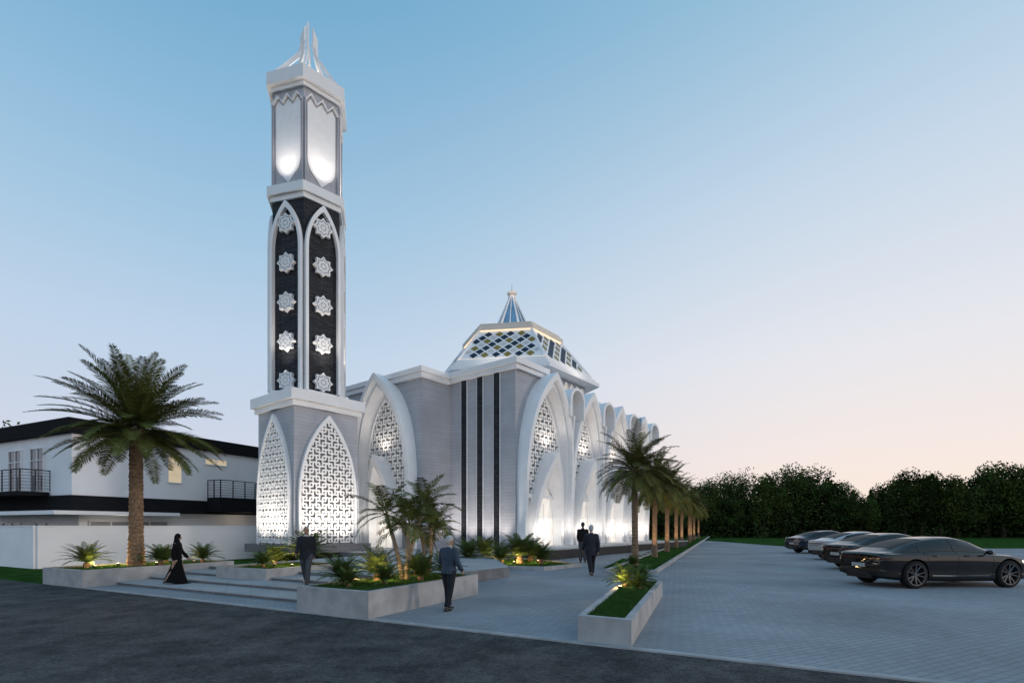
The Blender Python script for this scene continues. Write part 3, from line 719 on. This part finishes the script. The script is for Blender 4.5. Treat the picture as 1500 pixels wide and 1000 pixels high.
for i,(px,ty) in enumerate(prof):
    Y=R.uniform(84,94);X=(px-750)/750*Y;H=1.8+(770-ty)/750*Y+.3;k=i%4
    b=con if px in (1250,1276) else vars_[k];H0=9 if b is con else 11;s=H/H0
    lab='dark conifer at the wood edge' if b is con else 'dense dark green broadleaf tree at the wood edge'
    sw=s*1.05
    if b.name not in used:
        used.add(b.name);b.location=(X,Y,-.15);b.scale=(sw,sw,s);tag(b,lab,'tree',group=tg)
    else: copy_thing(b,(X,Y,-.15),R.uniform(0,6),(sw,sw,s),lab)
copy_thing(vars_[1],(-59.5,60,-.15),1,(1.35,1.35,1.32),'broadleaf tree rising behind the house')
mb=MB();rr=random.Random(77)
for i in range(50000):
    X=rr.uniform(18,115);Y=82+rr.random()**.6*24
    lim=4.2 if Y<86 else 6.8
    z=rr.random()**1.1*lim*(.8+.2*math.sin(X*.7)+.18*math.sin(X*.23+1))
    q=Vector((X+rr.gauss(0,.3),Y+math.sin(X*.9)*1.2,z-.1));u=Vector((rr.gauss(0,1),rr.gauss(0,1),rr.gauss(0,1))).normalized();v=u.orthogonal().normalized();s=rr.uniform(.3,.65)
    mb.add([tuple(q-u*s*.5),tuple(q+v*s*.4),tuple(q+u*s*.5),tuple(q-v*s*.4)],[(0,1,2,3)])
mb.obj('undergrowth',LEAFD,label='dense dark shrubs along the edge of the wood',cat='shrubs',kind='stuff')
mb=MB();rr=random.Random(78)
rows=[]
for j,(dy,zz) in enumerate([(0,-.15),(2,4.6),(6,6.0),(16,6.3),(40,5.5)]):
    rows.append([(X,100+dy+rr.uniform(-1,1),zz+(rr.uniform(-.9,.9) if j else 0)) for X in range(10,170,2)])
mb.loft(rows);mb.obj('wood',LEAFD,kind='stuff',label='far interior of the dark wood',cat='wood')

# ------------------------------------------------------------ CARS
ST=[(0,.38,.80,.86,.70,.58,.92),(.06,.31,.875,.925,.76,.64,.965),(.25,.25,.93,.935,.78,.66,1.005),(.6,.22,.95,.935,.79,.62,1.12),(1.1,.20,.96,.93,.80,.58,1.26),
(1.6,.19,.955,.94,.81,.55,1.35),(2.1,.18,.95,.94,.82,.55,1.395),(2.55,.18,.95,.93,.82,.56,1.39),(3.0,.18,.95,.92,.82,.56,1.30),(3.4,.18,.95,.90,.82,.60,1.13),
(3.75,.18,.955,.88,.82,.66,.965),(4.05,.19,.955,.86,.80,.66,.895),(4.4,.21,.93,.80,.76,.60,.82),(4.75,.25,.86,.69,.68,.55,.72),(4.93,.32,.72,.57,.55,.45,.60)]
def cr(a,b,c,d,t): return .5*((2*b)+(-a+c)*t+(2*a-5*b+4*c-d)*t*t+(-a+3*b-3*c+d)*t**3)
def station(x):
    for i in range(len(ST)-1):
        if x<=ST[i+1][0] or i==len(ST)-2:break
    t=(x-ST[i][0])/(ST[i+1][0]-ST[i][0]);a=ST[max(i-1,0)];b=ST[i];c=ST[i+1];d=ST[min(i+2,len(ST)-1)]
    return [ .6*cr(a[k],b[k],c[k],d[k],t)+.4*(b[k]*(1-t)+c[k]*t) for k in range(1,7)]
def section(x):
    zb,w,zs,wg,wr,zr=station(x);ze=max(zr-.055,zs+.02+.3*(zr-zs))
    ze=min(ze,zr-.004)
    return [(0,zb),(.55*w,zb),(.86*w,zb),(.965*w,zb+.09),(.965*w,zb*.6+zs*.4-.02),(w,zb*.28+zs*.72),(.985*w,zs-.08),(.95*w,zs-.01),(wg+.02,zs+.015),(wg*.5+wr*.5+.035,zs*.45+ze*.55+.01),(wr,ze),(wr*.62,zr-.008),(0,zr)]
def S(x,v):
    s=section(x);i=min(int(v),len(s)-2);t=v-i;a=s[max(i-1,0)];b=s[i];c=s[i+1];d=s[min(i+2,len(s)-1)]
    if i==0:a=(-s[1][0],s[1][1])
    if i==len(s)-2:d=(-s[-2][0],s[-2][1])
    k=.7
    return (x,k*cr(a[0],b[0],c[0],d[0],t)+(1-k)*(b[0]*(1-t)+c[0]*t),k*cr(a[1],b[1],c[1],d[1],t)+(1-k)*(b[1]*(1-t)+c[1]*t))
TYRE=mat('tyre_rubber',(.012,.012,.012),.8,var=.1,spec=.2);RIM=mat('alloy_rim',(.14,.14,.145),.3,.8,var=.05);RIMD=mat('dark_rim',(.010,.010,.011),.5,.2,var=.1)
CARGL=mat('car_glass',(.004,.005,.006),.02,0,var=.05,spec=.5);REDL=mat('tail_lamp_red',(.06,.006,.006),.15,0,var=.1,coat=1)
BPL=mat('black_trim',(.008,.008,.008),.5,0,var=.1,spec=.25);CHR=mat('chrome_trim',(.4,.4,.4),.15,1,var=.03);PLATE=mat('number_plate',(.35,.35,.33),.5,var=.1)
def paint(n,c): 
    m=mat(n,c,.5,0,var=.04,nscale=1,coat=1,spec=.05);return m
PT=[paint('black_bronze_paint',(.0075,.0065,.006)),paint('graphite_paint',(.006,.007,.009)),paint('silver_paint',(.36,.365,.38)),paint('navy_paint',(.008,.015,.032))]
WZ=.375
def build_car():
    e=empty('parked_car',(0,0,0))
    nx=120;K=5;nv=12*K
    xs=[4.93*(.5-.5*math.cos(math.pi*i/nx))*.35+4.93*(i/nx)*.65 for i in range(nx+1)]
    rows=[]
    for x in xs:
        h=[S(x,j/K) for j in range(nv+1)]
        rows.append([(a,-b,c) for a,b,c in h]+[(a,b,c) for a,b,c in reversed(h[1:-1])])
    n=len(rows[0])
    vs=[p for r in rows for p in r];fs=[];ms=[]
    for i in range(nx):
        xm=(xs[i]+xs[i+1])/2
        for j in range(n):
            k=(j+1)%n;fs.append((i*n+j,i*n+k,(i+1)*n+k,(i+1)*n+j))
            v=(j+.5)/K if j<nv else (n-j-.5)/K
            mi=0
            if 8.3<v<9.85 and .62+.35*(v-8.3)<xm<3.62-.36*(v-8.3): mi=1
            if 10.2<v and .50<xm<1.55:mi=2
            if 10.2<v and 2.9<xm<3.68:mi=3
            if v<2.9: mi=4
            ms.append(mi)
    fs.append(tuple(range(n-1,-1,-1)));ms.append(0);fs.append(tuple(nx*n+j for j in range(n)));ms.append(0)
    me=bpy.data.meshes.new('body');me.from_pydata(vs,[],fs)
    for m in (PT[0],CARGL,CARGL,CARGL,BPL): me.materials.append(m)
    me.polygons.foreach_set('material_index',ms);me.update()
    tmp=bpy.data.objects.new('tmp',me);col.objects.link(tmp)
    cu=MB()
    for wx in (.98,3.93):
        for s in (-1,1): 
            a,b=sorted((s*.62,s*1.2));cu.cyl((wx,a,WZ),(wx,b,WZ),.435,.435,48)
    cme=bpy.data.meshes.new('cut');cme.from_pydata(cu.v,[],cu.f);cme.materials.append(BPL)
    cob=bpy.data.objects.new('cut',cme);col.objects.link(cob)
    md=tmp.modifiers.new('b','BOOLEAN');md.operation='DIFFERENCE';md.object=cob;md.solver='EXACT'
    try: md.material_mode='TRANSFER'
    except Exception: pass
    bpy.context.view_layer.update();dg=bpy.context.evaluated_depsgraph_get()
    res=bpy.data.meshes.new_from_object(tmp.evaluated_get(dg))
    bpy.data.objects.remove(tmp);bpy.data.objects.remove(cob)
    groups={}
    for p in res.polygons:
        mi=p.material_index
        nm=res.materials[mi].name if mi<len(res.materials) and res.materials[mi] else ''
        key=mi if mi<5 else 4
        if nm=='black_trim':key=4
        c=p.center
        if key==1: key=('side_window',c.y>0)
        groups.setdefault(key,[]).append(tuple(p.vertices))
    names={0:('body',PT[0]),2:('rear_window',CARGL),3:('windshield',CARGL),4:('underbody',BPL)}
    for key,fl in groups.items():
        nm,mt=names[key] if not isinstance(key,tuple) else ('side_window',CARGL)
        idx={};b=MB()
        for f in fl:
            for i in f:
                if i not in idx: idx[i]=len(b.v);b.v.append(tuple(res.vertices[i].co))
            b.f.append(tuple(idx[i] for i in f));b.m.append(0)
        b.obj(nm,mt,e,True,autos=38)
    for wx in (.98,3.93):
        for s in (-1,1):
            we=empty('wheel',(wx,s*.84,WZ),0,parent=e,scale=(1.07,1,1.07))
            t=MB();pr_=[(.255,-.11),(.30,-.125),(.335,-.115),(.352,-.09),(.355,0),(.352,.09),(.335,.115),(.30,.125),(.255,.11)]
            n=40;t.loft([[(r*math.cos(2*math.pi*k/n),y,r*math.sin(2*math.pi*k/n)) for k in range(n)] for r,y in pr_],True);t.obj('tyre',TYRE,we,True,autos=50)
            t=MB();so_=s
            pr_=[(.265,.11),(.272,.125),(.26,.122),(.245,.10),(.24,-.05),(.0001,-.05)]
            t.loft([[(r*math.cos(2*math.pi*k/n),y*so_,r*math.sin(2*math.pi*k/n)) for k in range(n)] for r,y in pr_],True,1)
            for k in range(10):
                a=2*math.pi*(k//2)/5+(.16 if k%2 else -.16);a2=2*math.pi*(k//2)/5+(.24 if k%2 else -.24)
                p0=Vector((.05*math.cos(a),.075*so_,.05*math.sin(a)));p1=Vector((.255*math.cos(a2),.108*so_,.255*math.sin(a2)))
                t.tube([p0,p1],[(.02,.016),(.017,.012)],6,0,ref=(-math.sin(a),0,math.cos(a)))
            t.tube([(0,.02*so_,0),(0,.10*so_,0)],[.062,.05],14,0,ref=(1,0,0))
            t.loft([[(r*math.cos(2*math.pi*k/n),y*so_,r*math.sin(2*math.pi*k/n)) for k in range(n)] for r,y in [(.272,.112),(.272,.128),(.254,.126),(.25,.10)]],True,0)
            t.obj('rim',[RIM,RIMD],we,True,autos=40)
    for s in (-1,1):
        b=MB()
        for x in (1.35,2.32,3.42):
            pts=[S(x+(.12*(3.4-v)/3 if x==1.35 and v<5 else 0),v) for v in [3.2+i*.45 for i in range(12)]]
            b.tube([(a,s*(y+.001),z) for a,y,z in pts],[.005]*len(pts),4,cap=False)
        pts=[S(x,3.25) for x in [1.47+i*.2 for i in range(10)]];b.tube([(a,s*(y+.001),z) for a,y,z in pts],[.005]*len(pts),4,cap=False)
        pts=[S(2.28,v) for v in (8.3,8.8,9.3,9.85)];b.tube([(a,s*(y+.0),z) for a,y,z in pts],[(.03,.006)]*4,6)
        pts=[S(1.22,v) for v in (8.3,8.8,9.3)];b.tube([(a,s*(y+.0),z) for a,y,z in pts],[(.022,.006)]*3,6)
        b.obj('door_seam',BPL,e)
    for s in (-1,1):
        b=MB()
        pts=[S(x,8.28) for x in [.62+i*.25 for i in range(13)]];b.tube([(a,s*y,z) for a,y,z in pts],[.008]*len(pts),5)
        pts=[S(x,9.86) for x in [1.17+i*.2 for i in range(10)]];b.tube([(a,s*y,z) for a,y,z in pts],[.006]*len(pts),5)
        b.obj('window_trim',BPL,e)
        b=MB();pts=[S(x,3.4) for x in [1.5+i*.2 for i in range(10)]];b.tube([(a,s*(y+.006),z) for a,y,z in pts],[.010]*len(pts),5);b.obj('sill_trim',CHR,e)
    for s in (-1,1):
        for x in (1.5,2.5):
            y=S(x,6.4);b=MB();b.tube([(x,s*(y[1]-.002),y[2]),(x+.03,s*(y[1]+.03),y[2]),(x+.17,s*(y[1]+.03),y[2]),(x+.2,s*(y[1]-.002),y[2])],[(.012,.012)]*4,6,ref=(0,0,1));b.obj('door_handle',PT[0],e,True)
        b=MB();b.tube([(3.22,s*.86,.93),(3.2,s*.95,.955)],[(.03,.02),(.04,.02)],6);b.ball((3.2,s*1.02,.985),(.07,.11,.068),12,8);b.obj('side_mirror',PT[0],e,True)
    def strip(name,m,z0,z1,off,x_end=.3,zo=None):
        b=MB();path=[]
        for x in (x_end,.2,.12,.06,.02): 
            w=station(x)[1];path.append((x,w*.985+off))
        path+=[(-.004,.80+off*.5),(-off,.70),(-off-.006,.35),(-off-.008,0)]
        full=path+[(x,-y) for x,y in reversed(path[:-1])]
        b.loft([[(x+.03,y*.97,z0) for x,y in full],[(x,y,z0) for x,y in full],[(x,y,z1) for x,y in full],[(x+.03,y*.97,z1) for x,y in full]])
        return b.obj(name,m,e,True,autos=40)
    strip('tail_light',REDL,.785,.825,.013,.30);strip('rear_bumper',BPL,.33,.47,.02,.42)
    strip('boot_seam',BPL,.70,.706,.012,.02)
    for s in (-1,1):
        b=MB();b.tube([(-.045,s*.58,.385),(.05,s*.58,.385)],[(.045,.085),(.045,.085)],8,ref=(0,0,1),cap=False);b.tube([(-.04,s*.58,.385),(-.045,s*.58,.385)],[(.05,.09),(.05,.09)],8,ref=(0,0,1),cap=False)
        b.obj('exhaust_pipe',CHR,e)
    b=MB();b.box(-.035,-.022,-.26,.26,.55,.66);b.obj('number_plate',PLATE,e)
    b=MB();b.box(-.004,.5,-.5,.5,.24,.33);b.obj('rear_diffuser',BPL,e)
    for s in (-1,1):
        b=MB();pts=[(4.55,s*.90,.66),(4.75,s*.84,.645),(4.88,s*.72,.60),(4.93,s*.6,.57)];b.tube(pts,[(.02,.03)]*4,6)
        b.obj('headlight',CHR,e,True)
    b=MB();b.box(4.90,4.955,-.48,.48,.34,.56);b.obj('grille',BPL,e)
    return e
car=build_car();car.location=(10.54,15.55,0);car.rotation_euler=(0,0,math.radians(5));car.scale=(1,1,1.06)
tag(car,'glossy near black fastback saloon parked on the paving','car',group='cars parked on the block paving')
for i,(x,y,l) in enumerate([(13.45,21.3,'graphite fastback saloon parked in the row'),(16.3,27.3,'silver fastback saloon parked in the row'),(18.7,34.2,'dark navy fastback saloon parked in the row')]):
    copy_thing(car,(x,y,0),math.radians(5-i),(1,1,1.08),l,{'black_bronze_paint':PT[i+1]})

# ------------------------------------------------------------ PEOPLE
SKIN=mat('skin',(.33,.20,.14),.55,var=.06);HAIRW=mat('grey_hair',(.42,.41,.40),.8,var=.2,nscale=30);HAIRB=mat('black_hair',(.012,.01,.01),.6,var=.2,nscale=30)
def cloth(n,c): return mat(n,c,.9,var=.18,nscale=8,bump=.3,bscale=60,spec=.15)
CL={k:cloth(k,c) for k,c in dict(dark_suit=(.025,.027,.035),navy_jacket=(.045,.062,.088),dark_trousers=(.02,.021,.026),black_abaya=(.006,.006,.007),grey_trousers=(.06,.065,.075),white_shirt=(.6,.6,.6),black_shirt=(.012,.012,.014)).items()}
SHOE=mat('black_shoe_leather',(.01,.01,.01),.35,var=.1);EYE=mat('eye',(.02,.015,.012),.2,var=.05)
def remesh(mb,name,m,parent,vox):
    me=bpy.data.meshes.new(name);me.from_pydata(mb.v,[],mb.f);o=bpy.data.objects.new('tmp',me);col.objects.link(o)
    md=o.modifiers.new('r','REMESH');md.mode='VOXEL';md.voxel_size=vox
    sm=o.modifiers.new('s','SMOOTH');sm.iterations=3 if vox>.01 else 1;sm.factor=.5
    bpy.context.view_layer.update();dg=bpy.context.evaluated_depsgraph_get();r=bpy.data.meshes.new_from_object(o.evaluated_get(dg))
    bpy.data.objects.remove(o);r.name=name;r.materials.clear();r.materials.append(m)
    r.polygons.foreach_set('use_smooth',[True]*len(r.polygons))
    k=bpy.data.objects.new(name,r);col.objects.link(k);k.parent=parent;return k
def person(loc,rotz,h,label,legs=(.0,.0),knees=(.05,.05),arms=(.0,.0),elb=(.25,.25),top='dark_suit',bot='dark_trousers',hair=HAIRW,coat=.84,lean=0,headyaw=0,abaya=False,splay=.1,headdown=0):
    e=empty('person',loc,rotz,label,'person',scale=(h/1.75,)*3)
    J={}
    hip=Vector((0,0,.93));low=9
    for s,i in ((-1,0),(1,1)):
        h0=hip+Vector((s*.095,0,-.03));a=legs[i];k=knees[i]
        kn=h0+Vector((s*.01,math.sin(a),-math.cos(a)))*.42;an=kn+Vector((0,math.sin(a-k),-math.cos(a-k)))*.41
        J[i]=(h0,kn,an,a-k);low=min(low,an.z)
    dz=.085-low
    for i in J: J[i]=tuple(v+Vector((0,0,dz)) if isinstance(v,Vector) else v for v in J[i])
    def T(x,y,z): 
        yy=y*math.cos(lean)+(z-.93)*math.sin(lean);zz=.93+(z-.93)*math.cos(lean)-y*math.sin(lean);return Vector((x,yy,zz+dz))
    A={}
    for s,i in ((-1,0),(1,1)):
        sh=T(s*.185,-.01,1.41);b=arms[i]+0;d=Vector((s*splay,math.sin(b),-math.cos(b))).normalized();el=sh+d*.29
        d2=Vector((-s*.03,math.sin(b+elb[i]),-math.cos(b+elb[i]))).normalized();wr=el+d2*.255;A[i]=(sh,el,wr,d2,s)
    H=T(0,.015,1.645)+Vector((0,math.sin(headdown)*.05,-.01*(headdown>0)))
    HM=Matrix.Translation(H)@Matrix.Rotation(headyaw,4,'Z')@Matrix.Rotation(-headdown-lean*.5,4,'X')
    b=MB()
    def torso(mb,g,zlow,prof=None):
        pr_=prof or [(.86,.16,.11),(.95,.168,.118),(1.05,.148,.105),(1.15,.152,.11),(1.28,.178,.122),(1.37,.185,.112),(1.43,.155,.095),(1.475,.085,.07)]
        pr_=[q for q in pr_ if q[0]>=zlow]
        mb.tube([T(0,0,q[0]) for q in pr_],[(q[1]+g,q[2]+g) for q in pr_],18)
    def arm(mb,g,i,cuff=1.0,seg=None):
        sh,el,wr,d2,s=A[i];mb.tube([sh+Vector((-s*.04,0,.0)),sh,sh.lerp(el,.4),el,el.lerp(wr,.35),el.lerp(wr,cuff)],[.055+g,.058+g,.05+g,.041+g,.042+g,.028+g+(.008 if g else 0)],12,round_=True,ref=(0,1,0))
    def leg(mb,g,i):
        h0,kn,an,_=J[i];mb.tube([h0+Vector((0,0,.04)),h0.lerp(kn,.15),h0.lerp(kn,.6),kn,kn.lerp(an,.35),an],[.088+g,.088+g,.072+g,.056+g,.056+g,.038+g+(.016 if g else 0)],14,round_=not g)
    torso(b,0,0)
    b.tube([T(0,-.005,1.44),T(0,0,1.5),H+Vector((0,-.01,-.05))],[.062,.055,.055],12)
    b.M=HM;b.ball((0,-.008,.02),(.077,.095,.105),18,14);b.ball((0,.025,-.045),(.056,.062,.068),14,10)
    b.tube([(0,.088,.02),(0,.108,-.018)],[.009,.015],8,round_=True)
    b.tube([(-.022,.083,-.052),(.022,.083,-.052)],[.009,.009],8,round_=True,ref=(0,0,1))
    for s in (-1,1): b.ball((s*.077,-.008,.0),(.012,.022,.032),10,8)
    b.M=None
    for i in (0,1):
        arm(b,0,i);leg(b,0,i)
        sh,el,wr,d2,s=A[i];fw=Vector((0,1,0));fw=(fw-d2*fw.dot(d2)).normalized();inn=Vector((-s,0,0));inn=(inn-d2*inn.dot(d2)).normalized()
        b.tube([wr-d2*.02,wr+d2*.03,wr+d2*.085],[(.026,.02),(.036,.018),(.038,.016)],12,ref=tuple(fw),round_=True)
        for k in range(4):
            o=(k-1.5)*.0215;l=[.062,.072,.078,.066][k]
            p0=wr+d2*.078+fw*o;p1=p0+d2*l*.5+inn*.006+fw*o*.12;p2=p1+(d2*.8+inn*.5).normalized()*l*.5
            b.tube([p0,p1,p2],[.0095,.009,.0075],8,round_=True)
        p0=wr+d2*.025+fw*.028;p1=p0+(d2+fw*.9).normalized()*.04;p2=p1+(d2*.95+inn*.3+fw*.25).normalized()*.032
        b.tube([p0,p1,p2],[.012,.0105,.009],8,round_=True)
        _,_,an,_=J[i];b.tube([an+Vector((0,-.03,-.045)),an+Vector((0,.06,-.055)),an+Vector((0,.14,-.062))],[(.035,.03),(.038,.025),(.03,.018)],10,ref=(1,0,0),round_=True)
    remesh(b,'body',SKIN,e,.0085)
    for s in (-1,1):
        ey=MB();ey.M=HM;ey.ball((s*.031,.079,.012),(.013,.01,.009),8,6);ey.obj('eye',EYE,e,True)
    if not abaya:
        t=MB();torso(t,.014,.86,[(.80,.165,.118),(.90,.165,.118),(1.0,.15,.11)])
        for i in (0,1): leg(t,.02,i)
        remesh(t,'trousers',CL[bot],e,.014)
        t=MB();torso(t,.028,0,[(coat,.178,.125),(.93,.172,.122),(1.05,.152,.11),(1.15,.155,.112),(1.28,.18,.122),(1.37,.18,.108),(1.43,.14,.085),(1.46,.07,.06)])
        for i in (0,1): arm(t,.020,i,.97)
        t.tube([T(0,-.01,1.43),T(0,-.005,1.50)],[(.085,.08),(.072,.068)],14)
        remesh(t,'jacket',CL[top],e,.013)
        if top!='black_shirt':
            t=MB();t.tube([T(0,0,1.46),T(0,.002,1.515)],[(.074,.07),(.069,.065)],14,cap=False);t.obj('shirt_collar',CL['white_shirt'],e,True)
        hm=MB();hm.M=HM;hm.ball((0,-.020,.034),(.084,.094,.102),18,12);hm.ball((0,-.052,-.01),(.07,.058,.07),14,10);remesh(hm,'hair',hair,e,.011)
    else:
        t=MB();torso(t,.02,0)
        lo=min(J[0][2].y,J[1][2].y);hi=max(J[0][2].y,J[1][2].y);cy_=(lo+hi)/2
        t.tube([(0,cy_-.03,.03),(0,cy_*.9,.12),(0,cy_*.6,.45),(0,cy_*.2,.75),T(0,0,1.0),T(0,0,1.2)],[(.20,.12+(hi-lo)/2),(.19,.10+(hi-lo)/2),(.175,.11+(hi-lo)*.25),(.165,.145),(.16,.13),(.16,.125)],20)
        for i in (0,1):
            sh,el,wr,d2,s=A[i];t.tube([sh+Vector((-s*.04,0,0)),sh,el,el.lerp(wr,.9)],[.065,.066,.06,.066],12,round_=True,ref=(0,1,0))
        remesh(t,'abaya',CL['black_abaya'],e,.014)
        t=MB();t.M=HM;t.ball((0,-.018,.022),(.092,.103,.122),18,14);t.M=None
        t.tube([H+Vector((0,-.03,0)),T(0,-.02,1.52),T(0,-.01,1.40),T(0,-.01,1.22)],[(.088,.09),(.095,.09),(.18,.125),(.19,.14)],18)
        remesh(t,'headscarf',CL['black_abaya'],e,.012)
    for i in (0,1):
        t=MB();_,_,an,fa=J[i]
        t.tube([an+Vector((0,-.055,-.045)),an+Vector((0,0,-.04)),an+Vector((0,.09,-.052)),an+Vector((0,.17,-.062))],[(.038,.036),(.042,.042),(.046,.03),(.034,.02)],12,ref=(1,0,0),round_=True)
        t.box(an.x-.04,an.x+.04,an.y-.08,an.y+.16,an.z-.086,an.z-.07)
        remesh(t,'shoe',SHOE,e,.009)
    return e
person((-1.36,10.98,0),math.radians(-30),1.58,'elderly man in grey blue jacket walking on the paving',legs=(.20,-.16),knees=(.08,.16),arms=(.1,-.05),elb=(1.0,.8),top='navy_jacket',bot='dark_trousers',coat=.86,headdown=.2,splay=.3,headyaw=-.2,lean=.04)
x,y=P(-2.6,2.5);person((x,y,.18),math.radians(185),1.62,'elderly man in dark suit walking down the steps',legs=(.35,-.25),knees=(.1,.35),arms=(-.3,.3),elb=(.2,.5),top='dark_suit',bot='grey_trousers',coat=.8)
person((2.86,18.5,0),math.radians(8),1.84,'man in long dark coat walking towards the mosque',legs=(-.3,.32),knees=(.3,.08),arms=(.25,-.25),elb=(.4,.2),top='dark_suit',bot='dark_trousers',coat=.72,splay=.16)
person((3.5,25.3,0),math.radians(-10),1.95,'dark haired man in black shirt standing near the podium',legs=(.05,-.05),arms=(.1,.2),elb=(.8,.3),top='black_shirt',bot='grey_trousers',hair=HAIRB,coat=.9)
x,y=P(-6.75,1.4);person((x,y,.09),math.radians(-75),1.48,'woman in flowing black abaya and headscarf walking',legs=(.30,-.28),knees=(.08,.25),arms=(.3,-.2),elb=(.4,.3),abaya=True,headdown=.15,splay=.1)
print('done')
